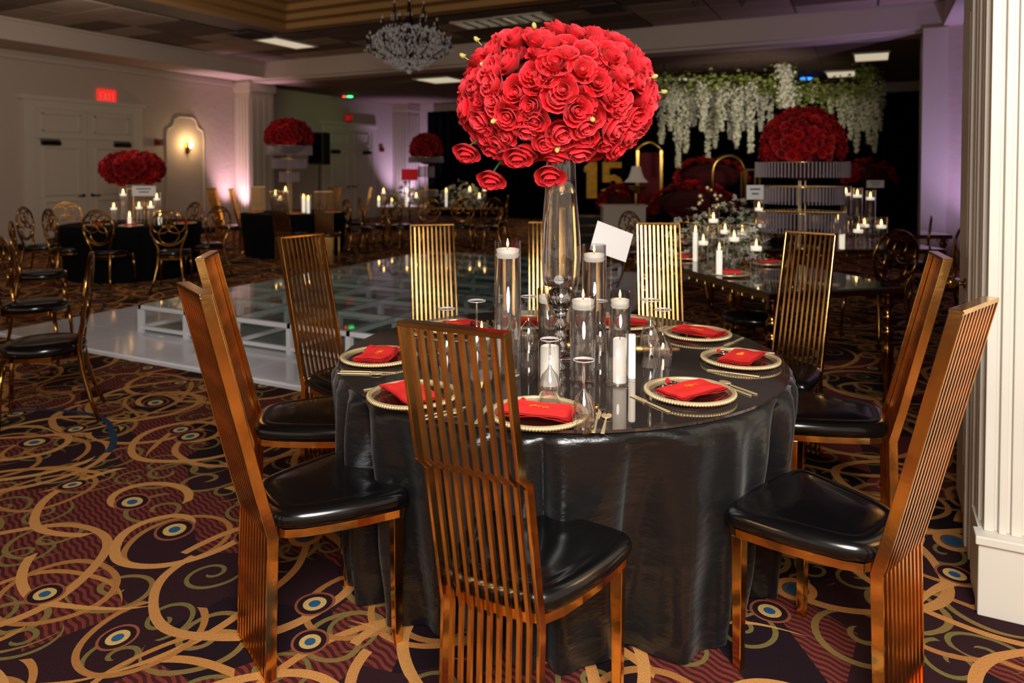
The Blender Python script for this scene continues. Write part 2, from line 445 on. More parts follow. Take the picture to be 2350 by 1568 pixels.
# coffer steps
def ring(mb, x0, x1, y0, y1, z0, z1, t):
    mb.b2((x0, y0, z0), (x0 + t, y1, z1)).b2((x1 - t, y0, z0), (x1, y1, z1)).b2((x0 + t, y0, z0), (x1 - t, y0 + t, z1)).b2((x0 + t, y1 - t, z0), (x1 - t, y1, z1)); return mb
for i in range(4):
    e = i * .24
    st('trim_%d' % (8 + i), ring(MB(), CX0 + e, CX1 - e, CY0 + e, CY1 - e, CZ - .02 + i * .10, CZ + .10 + i * .10, .26), 'coffer_gold')
st('ceiling_coffer', MB().b2((CX0 + .7, CY0 + .7, CZ + .5), (CX1 - .7, CY1 - .7, CZ + .6)), 'coffer_gold')
# low ceiling of the far bay
cf = st('ceiling_far', MB().b2((WX, BY1, FZ + .03), (6, BKY, FZ + .1)), 'dark_ceiling')
tile2 = MB().box((0, 0, 0), (1.19, 1.19, .02)).mesh('ceiling_tile', 'dark_ceiling')
for k in range(5):
    for j in range(15):
        inst('ceiling_tile', tile2, cf, (WX + .62 + j * 1.2, BY1 + .62 + k * 1.2, FZ + .012 + rnd.uniform(-.004, .004)))
st('wall_side', MB().b2((3.6, BY1, 0), (3.8, BKY, FZ)), 'black_drape')

# ceiling fixtures
def troffer(px, py, z, sx, sy, label, on=True, lamps=0):
    p = at(px, py, z); o = empty('ceiling_light', label, 'ceiling light', (p[0], p[1], z - .004))
    ring(MB(), -sx / 2, sx / 2, -sy / 2, sy / 2, -.03, 0, .03).build('frame', 'trim_paint', o)
    MB().box((0, 0, -.008), (sx - .06, sy - .06, .012)).build('diffuser', 'diffuser' if on else 'diffuser_off', o)
    for i in range(lamps):
        MB().box((-sx / 2 + (i + 1) * sx / (lamps + 1), 0, -.022), (.03, sy - .06, .014)).build('louvre', 'vent_metal', o)
troffer(657, 97, CZ, .62, 1.2, 'lit square ceiling light over the left tables, beside the black vent', True)
troffer(1120, 50, CZ, 1.2, .62, 'dim louvred ceiling light above the red rose ball, left of two', False, 4)
troffer(1205, 40, CZ, .9, .62, 'dim louvred ceiling light above the red rose ball, right of two', False, 3)
troffer(1013, 182, FZ, 1.0, 1.0, 'lit ceiling panel just right of and below the chandelier')
troffer(2000, 128, FZ, .62, 1.1, 'lit ceiling panel nearest the purple wall, upper of the pair over the canopy')
troffer(1930, 168, FZ, .62, 1.1, 'lit ceiling panel lower of the pair over the canopy')
troffer(1550, 183, FZ, .9, .9, 'lit ceiling panel over the left end of the hanging flowers')
def vent(px, py, label):
    p = at(px, py, CZ); o = empty('ceiling_vent', label, 'vent', (p[0], p[1], CZ - .004))
    ring(MB(), -.3, .3, -.3, .3, -.02, 0, .04).build('frame', 'vent_metal', o)
    for i in range(5): MB().box((0, -.2 + i * .1, -.012), (.5, .05, .006), Matrix.Rotation(R(30), 3, 'X')).build('slat', 'vent_metal', o)
vent(1385, 18, 'black square air vent in the ceiling above the rose ball')
vent(572, 80, 'black square air vent beside the lit ceiling light')
for (px, py, nm) in ((1703, 3, 'above the beam toward the right'), (1595, 4, 'left of the other at the top edge')):
    p = at(px, py, CZ); o = empty('sprinkler', 'small dark ceiling sprinkler ' + nm, 'sprinkler', (p[0], p[1], CZ - .03))
    MB().lathe([(.05, .03), (.045, .015), (.012, .012), (.012, -.02), (.03, -.03)], 12).build('head', 'vent_metal', o)

# doors on the left wall
def double_door(name, yc, scale=1.0, dark=False):
    hw = 1.02; zt = 2.12; zc = 2.68
    o = st(name, MB().b2((WX, yc - hw - .2, 0), (WX + .05, yc - hw, zc + .16)).b2((WX, yc + hw, 0), (WX + .05, yc + hw + .2, zc + .16)).b2((WX, yc - hw, zc), (WX + .05, yc + hw, zc + .16))
           .b2((WX, yc - hw, zt), (WX + .045, yc + hw, zt + .05)).b2((WX, yc - hw - .28, zc + .16), (WX + .09, yc + hw + .28, zc + .24)), 'trim_paint')
    for s in (-1, 1):
        y0, y1 = (yc - hw, yc - .004) if s < 0 else (yc + .004, yc + hw)
        lf = MB().b2((WX, y0, .01), (WX + .03, y1, zt - .005)).build('door_leaf', 'trim_paint', o)
        for z0, z1 in ((.16, .92), (1.02, 1.96)):
            m = MB()
            ya, yb = y0 + .16, y1 - .16
            m.b2((WX + .03, ya, z0), (WX + .062, ya + .03, z1)).b2((WX + .03, yb - .03, z0), (WX + .062, yb, z1)).b2((WX + .03, ya + .03, z0), (WX + .062, yb - .03, z0 + .03)).b2((WX + .03, ya + .03, z1 - .03), (WX + .062, yb - .03, z1))
            m.build('panel_moulding', 'trim_paint', lf)
            MB().b2((WX + .03, ya + .07, z0 + .07), (WX + .038, yb - .07, z1 - .07)).build('panel', 'trim_paint', lf)
        tr = MB().b2((WX, y0, zt + .05), (WX + .03, y1, zc)).build('transom_panel', 'trim_paint', o)
        m = MB(); ya, yb, z0, z1 = y0 + .14, y1 - .14, zt + .14, zc - .08
        m.b2((WX + .03, ya, z0), (WX + .062, ya + .025, z1)).b2((WX + .03, yb - .025, z0), (WX + .062, yb, z1)).b2((WX + .03, ya, z0 - .01), (WX + .062, yb, z0 + .015)).b2((WX + .03, ya, z1 - .02), (WX + .062, yb, z1))
        m.build('panel_moulding', 'trim_paint', tr)
        c = yc + s * hw * .72
        k = MB().b2((WX + .03, c - .17, zt - .13), (WX + .11, c + .17, zt - .05)).build('door_closer', 'bronze_dark', o)
        MB().box((WX + .12, c - .05, zt - .03), (.02, .4, .02), Matrix.Rotation(R(8), 3, 'Z')).build('closer_arm', 'bronze_dark', k)
        h = MB().tube([(WX + .03, yc + s * .09, 1.0), (WX + .08, yc + s * .09, 1.0), (WX + .09, yc + s * .13, 1.0), (WX + .085, yc + s * .22, .99)], .013, 8).build('door_handle', 'bronze_dark', o)
        MB().lathe([(.035, 0), (.03, .012)], 12, (0, 0, 0)).build('rose_plate', 'bronze_dark', h).matrix_local = Matrix.Translation((WX + .03, yc + s * .09, 1.0)) @ Matrix.Rotation(R(90), 4, 'Y')
    return o
double_door('door_1', 9.12); double_door('door_2', 17.3)

# sconce niche moulding on the left wall
ny, nw, n0, n1 = 11.45, .5, .55, 2.72
npts = [(-nw, n0), (nw, n0), (nw, n1 - .45), (nw - .03, n1 - .30), (nw - .16, n1 - .22), (nw - .22, n1 - .06), (nw - .32, n1), (-nw + .32, n1), (-nw + .22, n1 - .06), (-nw + .16, n1 - .22), (-nw + .03, n1 - .30), (-nw, n1 - .45)]
mou = MB().tube([(WX + .012, ny + a, z) for a, z in npts], .018, 6, closed=True)
st('trim_12', mou, 'trim_paint')
sco = empty('wall_sconce', 'lit brass wall sconce inside the white panel moulding', 'sconce', (WX, ny + .05, 2.02))
MB().b2((0, -.05, -.12), (.025, .05, .1)).build('back_plate', 'brass', sco)
MB().tube([(.02, 0, -.05), (.09, 0, -.09), (.13, 0, -.04), (.13, 0, 0)], .010, 6).build('arm', 'brass', sco)
MB().lathe([(.022, 0), (.040, .04), (.036, .09), (.006, .15)], 12, (.13, 0, .0)).build('bulb', 'bulb', sco, True)
light('sconce_light', 'POINT', (WX + .22, ny + .05, 2.12), 13, (1, .70, .36), .04)
ex = empty('exit_sign', 'red lit EXIT sign above the left double door', 'exit sign', (WX, 9.55, 3.02))
MB().b2((0, -.19, -.14), (.05, .19, .14)).build('housing', 'exit_red', ex)
def letters(parent, strokes, m, x, w_, name='lettering'):
    mb = MB()
    for (y0, z0, y1, z1) in strokes:
        mb.tube([(x, y0, z0), (x, y1, z1)], w_, 4)
    return mb.build(name, m, parent)
def glyph(ch, y, h, w_):
    G = {'E': [(0, 0, 0, 1), (0, 0, 1, 0), (0, 1, 1, 1), (0, .5, .8, .5)], 'X': [(0, 0, 1, 1), (0, 1, 1, 0)], 'I': [(.5, 0, .5, 1)], 'T': [(.5, 0, .5, 1), (0, 1, 1, 1)]}[ch]
    return [(y + a * w_, -h / 2 + b * h, y + c * w_, -h / 2 + d * h) for a, b, c, d in G]
stk = []
for i, ch in enumerate('EXIT'): stk += glyph(ch, -.155 + i * .082, .15, .055)
letters(ex, stk, 'paper', .053, .007)
ex2 = empty('exit_sign', 'small dim EXIT sign above the far double door', 'exit sign', (WX, 17.2, 3.06))
MB().b2((0, -.16, -.11), (.05, .16, .11)).build('housing', 'alarm_red', ex2)
letters(ex2, stk, 'exit_red', .053, .006)
for (yy, zz, lab) in ((10.75, 2.12, 'small dark red fire alarm between the left door and the sconce panel'), (18.85, 2.15, 'small dark red fire alarm right of the far double door')):
    al = empty('fire_alarm', lab, 'fire alarm', (WX, yy, zz)); MB().b2((0, -.10, -.07), (.05, .10, .07)).build('body', 'alarm_red', al)
    MB().b2((.05, -.03, -.04), (.07, .05, .02)).build('strobe', 'black_plastic', al)

# black drapes on the back wall
dr = MB(); n = 260; x0, x1 = -13.1, 3.5
vs = []; 
for i in range(n + 1):
    x = x0 + (x1 - x0) * i / n; y = BKY - .25 + .06 * math.sin(i * 1.25) + .03 * math.sin(i * .37)
    vs += [(x, y, .02), (x, y, FZ - .25)]
dr.add(vs, [(2 * i, 2 * i + 2, 2 * i + 3, 2 * i + 1) for i in range(n)])
tag(dr.build('drape', 'black_drape', None, True), 'black floor-length drape covering the far wall', 'curtain')
# door casing column close on the right
CO = (.36, 2.93)
colm = st('trim_13', MB().b2((CO[0] + .02, CO[1] + .02, 0), (RX, CO[1] + .62, 4.3)), 'casing_paint')
MB().b2((CO[0] - .02, CO[1] - .045, 0), (CO[0] + .72, CO[1] + .02, .25)).b2((CO[0] - .03, CO[1] - .06, .25), (CO[0] + .72, CO[1] + .02, .28)).b2((CO[0] + .13, CO[1] - .07, .12), (CO[0] + .72, CO[1] - .045, .16)).build('plinth', 'casing_paint', colm, bevel=.004)
MB().b2((CO[0] - .015, CO[1] + .02, 0), (CO[0] + .02, CO[1] + .20, .28)).build('plinth', 'casing_paint', colm)
xx = CO[0]
for wdt, dep in ((.030, .025), (.012, .012), (.022, .034), (.014, .014), (.03, .030), (.013, .012), (.03, .030), (.013, .012), (.03, .03), (.013, .012), (.03, .03), (.013, .012), (.03, .03), (.03, .012), (.05, .034), (.3, .02)):
    MB().b2((xx, CO[1] + .02 - dep, .28), (xx + wdt, CO[1] + .03, 4.3)).build('flute', 'casing_paint', colm, bevel=.003); xx += wdt
yy = CO[1] + .03
for wdt, dep in ((.05, .012), (.04, .028), (.03, .010), (.05, .026), (.05, .012), (.04, .028), (.06, .012), (.05, .026), (.06, .01), (.05, .03), (.1, .01)):
    MB().b2((CO[0] + .02 - dep, yy, .0), (CO[0] + .03, yy + wdt, 4.3)).build('flute', 'casing_paint', colm, bevel=.003); yy += wdt
dd = empty('door_leaf', 'white hall door standing open behind the fluted column', 'door', (.372, 3.58, 0))
MB().b2((0, 0, .02), (.045, .36, 2.4)).build('slab', 'casing_paint', dd, bevel=.003)
MB().b2((-.006, .05, .25), (0, .31, 1.0)).build('panel', 'casing_paint', dd); MB().b2((-.006, .05, 1.15), (0, .31, 2.2)).build('panel', 'casing_paint', dd)
for y_, z_ in ((.10, 1.03), (-.32, .99)):
    k = MB().lathe([(.022, 0), (.022, .008), (.009, .012), (.009, .035), (.02, .042), (.027, .058), (.022, .074), (.006, .08)], 16).build('door_knob', 'brass', dd, True)
    k.location = (.0 if y_ > 0 else .02, y_, z_); k.rotation_euler = (0, R(-90), 0)

# ------------------------------------------------------------------ dance floor
df = empty('dance_floor', 'glossy white panelled dance floor on the carpet', 'dance floor', (0, 0, 0))
FX0, FX1, FY0, FY1 = -7.2, -2.3, 3.76, 10.1
SX0, SX1, SY0, SY1 = -6.0, -2.98, 4.36, 9.16
MB().b2((FX0 - .02, FY0 - .02, 0), (FX1 + .02, FY1 + .02, .012)).build('underlay', 'white_frame', df)
pm = MB().box((0, 0, .022), (.596, .596, .018)).mesh('floor_panel', 'white_gloss')
nx = round((FX1 - FX0) / .6125); nyy = round((FY1 - FY0) / .6)
for i in range(8):
    for j in range(11):
        x = FX0 + (i + .5) * (FX1 - FX0) / 8; y = FY0 + (j + .5) * (FY1 - FY0) / 11
        o = inst('floor_panel', pm, df, (x, y, 0)); o.scale = ((FX1 - FX0) / 8 / .6, (FY1 - FY0) / 11 / .6, 1)
sg = empty('glass_stage', 'low clear glass stage on a white frame standing on the white floor', 'stage', (SX0, SY0, .032))
L1, L2, HZ = SX1 - SX0, SY1 - SY0, .262
MB().b2((.02, .02, .001), (L1 - .02, L2 - .02, .018)).build('base_panel', 'grey_panel', sg)
def bar(p, q, t, nm):
    lo = [min(a, b) - t / 2 for a, b in zip(p, q)]; hi = [max(a, b) + t / 2 for a, b in zip(p, q)]
    lo[2] = max(lo[2], 0); return MB().b2(lo, hi).build(nm, 'white_frame', sg)
NI, NJ = 5, 8
for i in range(NI + 1):
    x = L1 * i / NI
    bar((x, 0, HZ - .03), (x, L2, HZ - .03), .035, 'rail'); bar((x, 0, .045), (x, L2, .045), .03, 'rail')
for j in range(NJ + 1):
    y = L2 * j / NJ
    bar((0, y, HZ - .03), (L1, y, HZ - .03), .035, 'rail'); bar((0, y, .045), (L1, y, .045), .03, 'rail')
pme = MB().box((0, 0, (HZ - .05) / 2), (.045, .045, HZ - .05)).mesh('post', 'white_frame')
for i in range(NI + 1):
    for j in range(NJ + 1): inst('post', pme, sg, (L1 * i / NI, L2 * j / NJ, 0))
gme = MB().box((0, 0, 0), (L1 / NI - .01, L2 / NJ - .01, .008)).mesh('glass_panel', 'floor_glass')
for i in range(NI):
    for j in range(NJ): inst('glass_panel', gme, sg, (L1 * (i + .5) / NI, L2 * (j + .5) / NJ, HZ - .006))

# ------------------------------------------------------------------ chairs
def slat_chair(jog=0.0):
    o = empty('slat_chair', '', 'chair'); Wb = .28; zk, zt, L = .43, 1.17, .17
    prof = [(0.0, .0), (0.004, .25), (.012, zk), (-.062 + jog * .2, .80), (-.085 - jog, .835), (-L, zt)]
    if jog == 0: prof = [(0.0, .0), (.006, .25), (.012, zk), (-.02, .55), (-L, zt)]
    def ribbon(x, wx, dep, front):
        v = []; 
        for k, (y, z) in enumerate(prof):
            for (sx, sy) in ((-1, 0), (1, 0), (1, 1), (-1, 1)):
                v.append((x + sx * wx / 2, y + (front - dep * (1 - sy)), z))
        f = [(0, 3, 2, 1)]
        for k in range(len(prof) - 1):
            a = k * 4; b = a + 4
            for q in range(4): r_ = (q + 1) % 4; f.append((a + q, a + r_, b + r_, b + q))
        f.append(tuple((len(prof) - 1) * 4 + q for q in range(4)))
        return MB().add(v, f)
    for s in (-1, 1): ribbon(s * (Wb / 2 - .004), .009, .034, .012).build('side_frame', 'gold', o, bevel=.0015)
    sm = ribbon(0, .0098, .013, -.008).mesh('slat', 'gold_slat')
    for i in range(9): inst('slat', sm, o, (-Wb / 2 + .004 + (Wb - .008) * (i + 1) / 10, 0, 0))
    MB().box((0, -L - .005, zt + .004), (Wb, .036, .012)).build('top_rail', 'gold', o, bevel=.0015)
    MB().box((0, -.005, .006), (Wb, .034, .012)).build('bottom_rail', 'gold', o)
    # seat outline: narrow round back, wide front
    def outline(k, inset=0.0):
        pts = []
        ctrl = [(0, .015), (.09, .018), (.135, .035), (.165, .085), (.19, .16), (.212, .25), (.226, .34), (.232, .39), (.222, .415), (.19, .425), (.10, .435), (0, .438)]
        full = ctrl + [(-x, y) for x, y in ctrl[-2:0:-1]]
        cx, cy = 0, .24
        out = []
        for x, y in full:
            dx, dy = x - cx, y - cy; l = math.hypot(dx, dy); out.append((cx + dx * (l - inset) / l, cy + dy * (l - inset) / l))
        return out
    n = len(outline(0)); v = []; f = []
    lay = [(.004, .440), (-.004, .448), (-.009, .468), (-.004, .486), (.012, .499), (.035, .503), (.05, .500), (.058, .5015), (.10, .508), (.16, .511)]
    for ins, z in lay: v += [(x, y, z) for x, y in outline(0, ins)]
    for k in range(len(lay) - 1):
        for i in range(n): j = (i + 1) % n; f.append((k * n + i, k * n + j, (k + 1) * n + j, (k + 1) * n + i))
    f.append(tuple((len(lay) - 1) * n + i for i in range(n))); f.append(tuple(range(n - 1, -1, -1)))
    c = MB().add(v, f).build('seat_cushion', 'leather', o, True)
    sb = c.modifiers.new('sub', 'SUBSURF'); sb.levels = 1; sb.render_levels = 1
    v = []; f = []
    for ins, z in ((.012, .415), (.012, .440), (.034, .440), (.034, .415)): v += [(x, y, z) for x, y in outline(0, ins)]
    for k in range(4):
        k2 = (k + 1) % 4
        for i in range(n): j = (i + 1) % n; f.append((k * n + i, k * n + j, k2 * n + j, k2 * n + i))
    MB().add(v, f).build('seat_frame', 'gold', o)
    for s in (-1, 1): MB().box((s * .198, .385, .207), (.036, .036, .414), taper=.72).build('leg', 'gold', o, bevel=.002)
    return o
SC = snapshot(slat_chair()); SJ = snapshot(slat_chair(.014))
RING = 'gold slat-back chairs at the near table'
def sch(sn, a, d, al, label, group=RING):
    fa, fd = math.sin(R(al)), math.cos(R(al))
    return place(sn, Wd(a + fa * .17, d + fd * .17), face(al), label, group)
sch(SJ, -.131, 1.60, 27.3, 'gold slat-back chair nearest the camera, its back bars crossing the table front')
sch(SC, -.935, 2.116, 53, 'gold slat-back chair at front left, seen from the side over the patterned carpet')
sch(SC, -1.25, 2.955, 78.5, 'gold slat-back chair second from front on the left side of the near table')
sch(SC, -1.12, 3.82, 124.8, 'gold slat-back chair at back left whose back stands before the glass stage')
sch(SC, -.51, 4.57, 166, 'gold slat-back chair behind the table left of the tall candle cylinder')
sch(SC, .25, 4.79, 180, 'gold slat-back chair directly behind the tall glass vase')
sch(SC, .955, 4.69, 184, 'gold slat-back chair behind the table right of the white card')
sch(SC, 1.663, 4.0, 225, 'gold slat-back chair at back right, before the crystal-tiered stand')
sch(SC, 1.75, 2.94, 290, 'gold slat-back chair on the right side, second from the white column')
sch(SC, 1.208, 1.877, 319, 'gold slat-back chair at front right touching the white column')

def oval_chair():
    o = empty('oval_chair', '', 'chair'); zc, rw, rh = .78, .215, .225
    lean = lambda z: -.10 * (z - .45)
    n = 28
    MB().tube([(rw * math.cos(2 * math.pi * i / n), lean(zc + rh * math.sin(2 * math.pi * i / n)), zc + rh * math.sin(2 * math.pi * i / n)) for i in range(n)], .013, 6, closed=True).build('back_ring', 'gold_dark', o, True)
    for k, (cx, cz, r_) in enumerate(((-.085, .05, .115), (.085, .05, .115), (0, -.085, .12), (0, .10, .10))):
        MB().tube([(cx + r_ * math.cos(2 * math.pi * i / 16), lean(zc + cz + r_ * math.sin(2 * math.pi * i / 16)), zc + cz + r_ * math.sin(2 * math.pi * i / 16)) for i in range(16)], .0095, 5, closed=True).build('back_loop', 'gold_dark', o, True)
    for s in (-1, 1):
        MB().tube([(s * .214, lean(.78), .78), (s * .205, lean(.70), .70), (s * .165, lean(.60), .60), (s * .135, .0, .53), (s * .13, .01, .44), (s * .14, -.01, .30), (s * .17, -.05, .14), (s * .205, -.10, .0)],
                  [.012, .013, .014, .015, .016, .015, .013, .011], 7).build('rear_leg', 'gold_dark', o, True)
        MB().tube([(s * .17, .38, .42), (s * .185, .40, .25), (s * .19, .41, .0)], [.017, .014, .010], 7).build('front_leg', 'gold_dark', o, True)
    MB().lathe([(.215, .425), (.225, .45), (.215, .48), (.17, .495), (0.0001, .50)], 24, (0, .20, 0)).build('seat', 'leather', o, True)
    MB().lathe([(.19, .40), (.218, .40), (.218, .425), (.19, .425)], 24, (0, .20, 0), False).build('seat_frame', 'gold_dark', o)
    MB().tube([(-.13, .0, .38), (.13, .0, .38)], .008, 6).build('crossbar', 'gold_dark', o)
    return o
OC = snapshot(oval_chair())
def och(px, d, al, label, group=None): return place(OC, atd(px, d), face(al), label, group)
G1 = 'oval-back gold chairs at the left round table'
och(120, 9.45, 35, 'pink-lit oval-back chair at the left round table, front left of the cloth', G1)
och(228, 9.15, 8, 'dark oval-back chair in front of the left round table, left of the candles', G1)
och(387, 9.1, -14, 'gold oval-back chair standing front right of the left round table', G1)
och(495, 10.0, -62, 'dark oval-back chair at the right end of the left round table', G1)
och(440, 11.3, 215, 'oval-back chair facing from behind the left round table, right of its candles', G1)
och(150, 11.2, 150, 'oval-back chair behind the left round table before the white door', G1)
och(62, 9.9, 82, 'oval-back chair seen edge-on at the left end of the left round table', G1)
G2 = 'oval-back gold chairs at the left picture edge'
och(38, 7.2, 60, 'oval-back chair near the left picture edge, behind the other edge chairs', G2)
och(8, 5.6, 74, 'oval-back chair cut off by the left picture edge', G2)
place(OC, atd(184, 4.45), face(-116), 'edge-on oval chair in front of the white floor at left, black seat to its left', G2)
G3 = 'oval-back gold chairs right of the near table'
och(2052, 6.15, -12, 'oval-back chair facing away in full view left of the fluted column', G3)
och(2126, 8.0, -60, 'oval-back chair against the purple wall, behind the full-view one', G3)
och(2212, 6.8, -85, 'oval-back chair half hidden by the fluted column', G3)
och(1800, 5.15, -75, 'oval-back chair tucked at the corner of the mirrored table', G3)
och(1452, 8.9, 60, 'oval-back chair between the white card and the near slat chair', G3)
och(1590, 8.0, 20, 'oval-back chair behind the left end of the mirrored table', G3)
G4 = 'oval-back chairs round the far table'
for (px, d, al, lab) in ((985, 13.2, 5, 'oval-back chair before the far table, under the rose ball stand'), (1062, 13.3, -5, 'oval-back chair before the far table, right of its rose stand'), (1128, 13.0, -20, 'oval-back chair at the far table, front right corner'),
                         (1160, 14.3, -85, 'oval-back chair at the right end of the far table'), (800, 12.8, 60, 'oval-back chair right of the second round table, left of two'), (832, 13.4, 70, 'oval-back chair right of the second round table, right of two'),
                         (905, 13.3, 35, 'oval-back chair at the left front of the far table')):
    och(px, d, al, lab, G4)
G5 = 'gold slat-back chairs at the second round table'
for (px, d, al, lab) in ((638, 11.3, 8, 'pale gold slat chair back facing us left of centre at the second round table'), (742, 11.3, -10, 'bright gold slat chair back facing us right of centre at the second round table'),
                         (530, 12.9, 80, 'slat chair edge-on at the left end of the second round table'), (592, 14.3, 160, 'slat chair behind the second round table against the pilaster'),
                         (768, 14.2, 200, 'slat chair behind the second round table at right'), (852, 13.9, 265, 'orange-gold slat chair seen edge-on left of the far table'),
                         (485, 13.2, 100, 'gold slat chair between the left round table and the pink-lit wall')):
    sch(SC, (px - 1175) / FP * d, d, al, lab, G5)

# ------------------------------------------------------------------ tables
TC = (.20, 2.99)
def cloth_mesh(Rr, top, n, nz, amp, seed, drop_in=.09, hem=.012):
    r0 = random.Random(seed); ph = [r0.uniform(0, 6.28) for _ in range(6)]
    def fold(t):
        q = t + .22 * math.sin(2 * t + ph[4]) + .10 * math.sin(5 * t + ph[3]) + .05 * math.sin(9 * t + ph[5])
        return 1.5 * (abs(math.sin(6.5 * q * 2 + ph[0])) ** .8 - .6) + .28 * math.sin(29 * t + ph[2] + math.sin(3 * t)) + .25 * math.sin(7 * t + ph[1])
    v = [(0, 0, top)]; f = []
    rings = [(Rr * .55, top, 0), (Rr * .97, top, 0), (Rr + .004, top - .004, 0)]
    for k in range(1, nz + 1): rings.append((None, None, k / nz))
    for (rr, z, t) in rings:
        for i in range(n):
            a = 2 * math.pi * i / n
            if rr is None:
                g = fold(a); e = t ** .42
                r_ = Rr + .012 - drop_in * t + amp * e * (g * .9 + .25 * g * abs(g)) + .004 * math.sin(13 * t + 7 * a)
                zz = top - .004 + (hem - top) * t + (.012 * math.sin(a * 7) if t == 1 else 0) * 0
            else: r_, zz = rr, z
            v.append((r_ * math.cos(a), r_ * math.sin(a), zz))
    for i in range(n): f.append((0, 1 + i, 1 + (i + 1) % n))
    for k in range(len(rings) - 1):
        for i in range(n):
            j = (i + 1) % n; a, b = 1 + k * n, 1 + (k + 1) * n; f.append((a + i, b + i, b + j, a + j))
    return MB().add(v, f)
def round_table(cx, cy, label, clabel, matc, n, nz, amp, seed, ctop=None):
    t = empty('round_table', label, 'table', (cx, cy, 0))
    MB().lathe([(.01, .72), (.90, .72), (.90, .748), (.01, .748)], 48).build('tabletop', 'black_plastic', t)
    for k in range(4):
        a = R(45 + 90 * k); MB().tube([(.45 * math.cos(a), .45 * math.sin(a), .72), (.6 * math.cos(a), .6 * math.sin(a), .0)], .014, 6).build('leg', 'vent_metal', t)
    c = cloth_mesh(.905, .753, n, nz, amp, seed).build('tablecloth', matc, None, True)
    c.location = (cx, cy, 0); tag(c, clabel, 'tablecloth')
    return t
tx, ty, _ = Wd(*TC)
round_table(tx, ty, 'near round dining table hidden under the shiny black cloth', 'shiny black satin cloth falling in folds from the near round table', 'satin', 520, 26, .078, 5)
tp = empty('mirror_tabletop', 'dark mirrored glass tabletop of the near table, reflecting plates and candles', 'tabletop', (tx, ty, .7545))
half = []
for s in (0, 1):
    n = 48; yc = -.33
    lim = math.asin(yc / .90)
    a0, a1 = (lim, math.pi - lim) if s == 0 else (-math.pi - lim, lim)
    pts = [(.90 * math.cos(a0 + (a1 - a0) * i / n), .90 * math.sin(a0 + (a1 - a0) * i / n)) for i in range(n + 1)]
    off = .0012 if s == 0 else -.0012
    vs = [(x, y + off, 0) for x, y in pts] + [(x, y + off, .009) for x, y in pts]; m_ = len(pts)
    fs = [tuple(range(m_ - 1, -1, -1)), tuple(m_ + i for i in range(m_))] + [(i, (i + 1) % m_, m_ + (i + 1) % m_, m_ + i) for i in range(m_)]
    o = MB().add(vs, fs).build('mirror_panel', 'mirror_top', tp)
tp.rotation_euler = (0, 0, TH + R(-18))
TZ = .7638
# left and second round tables
t1 = atd(305, 10.35); t2 = atd(674, 12.95)
round_table(t1[0], t1[1], 'left round dining table by the white door under black cloth', 'black cloth over the left round table by the white door', 'linen_black', 140, 8, .03, 9)
round_table(t2[0], t2[1], 'second round dining table beside the pilaster under black cloth', 'black cloth over the round table beside the pilaster', 'linen_black', 140, 8, .03, 12)

def turned_leg(parent, x, y, m='gold_dark'):
    pr = [(.03, 0), (.012, .04), (.018, .10), (.036, .30), (.040, .36), (.02, .39), (.038, .43), (.042, .455), (.036, .48), (.018, .50), (.038, .53), (.042, .555), (.036, .58), (.018, .60), (.04, .64), (.044, .66), (.03, .70), (.045, .72)]
    return MB().lathe(pr, 14, (x, y, 0)).build('leg', m, parent, True)
def rect_table(p, al, sx, sy, label, legs=True):
    o = empty('mirrored_table', label, 'table', p, face(al))
    MB().b2((-sx / 2, -sy / 2, .72), (sx / 2, sy / 2, .755)).build('apron', 'gold_dark', o, bevel=.003)
    MB().b2((-sx / 2, -sy / 2, .756), (sx / 2, sy / 2, .768)).build('mirror_top', 'mirror_top', o)
    n = int(sx / .12)
    me = MB().lathe([(.004, 0), (.012, .012), (.004, .03)], 8).mesh('trim_drop', 'gold_pale')
    for i in range(n):
        inst('trim_drop', me, o, (-sx / 2 + (i + .5) * sx / n, -sy / 2 - .002, .69))
    for a in (-1, 1):
        for b in (-1, 1): turned_leg(o, a * (sx / 2 - .07), b * (sy / 2 - .07))
    return o
# TA: near corner photographed at (1765, 672)
cA = at(1765, 672, .768); eA = at(1575, 618, .768)
ua = Vector((eA[0] - cA[0], eA[1] - cA[1])).normalized(); va = Vector((ua.y, -ua.x))
if va.dot(Vector((1, 0))) < 0: va = -va
LA, WA = 2.05, 1.0
ctr = Vector((cA[0], cA[1])) + ua * LA / 2 + va * WA / 2
ang = math.atan2(ua.y, ua.x)
TA = rect_table((ctr.x, ctr.y, 0), 0, LA, WA, 'mirrored table with turned gold legs just behind the near right chairs'); TA.rotation_euler = (0, 0, ang + math.pi)
pB = Wd(3.12, 7.37); TB = rect_table(pB, 0, 2.0, 1.1, 'second mirrored table holding the crystal-tiered rose stand')
pC = Wd(-1.42, 14.9); TCb = rect_table(pC, 0, 2.5, 1.0, 'far mirrored table with white flowers behind the dance floor')

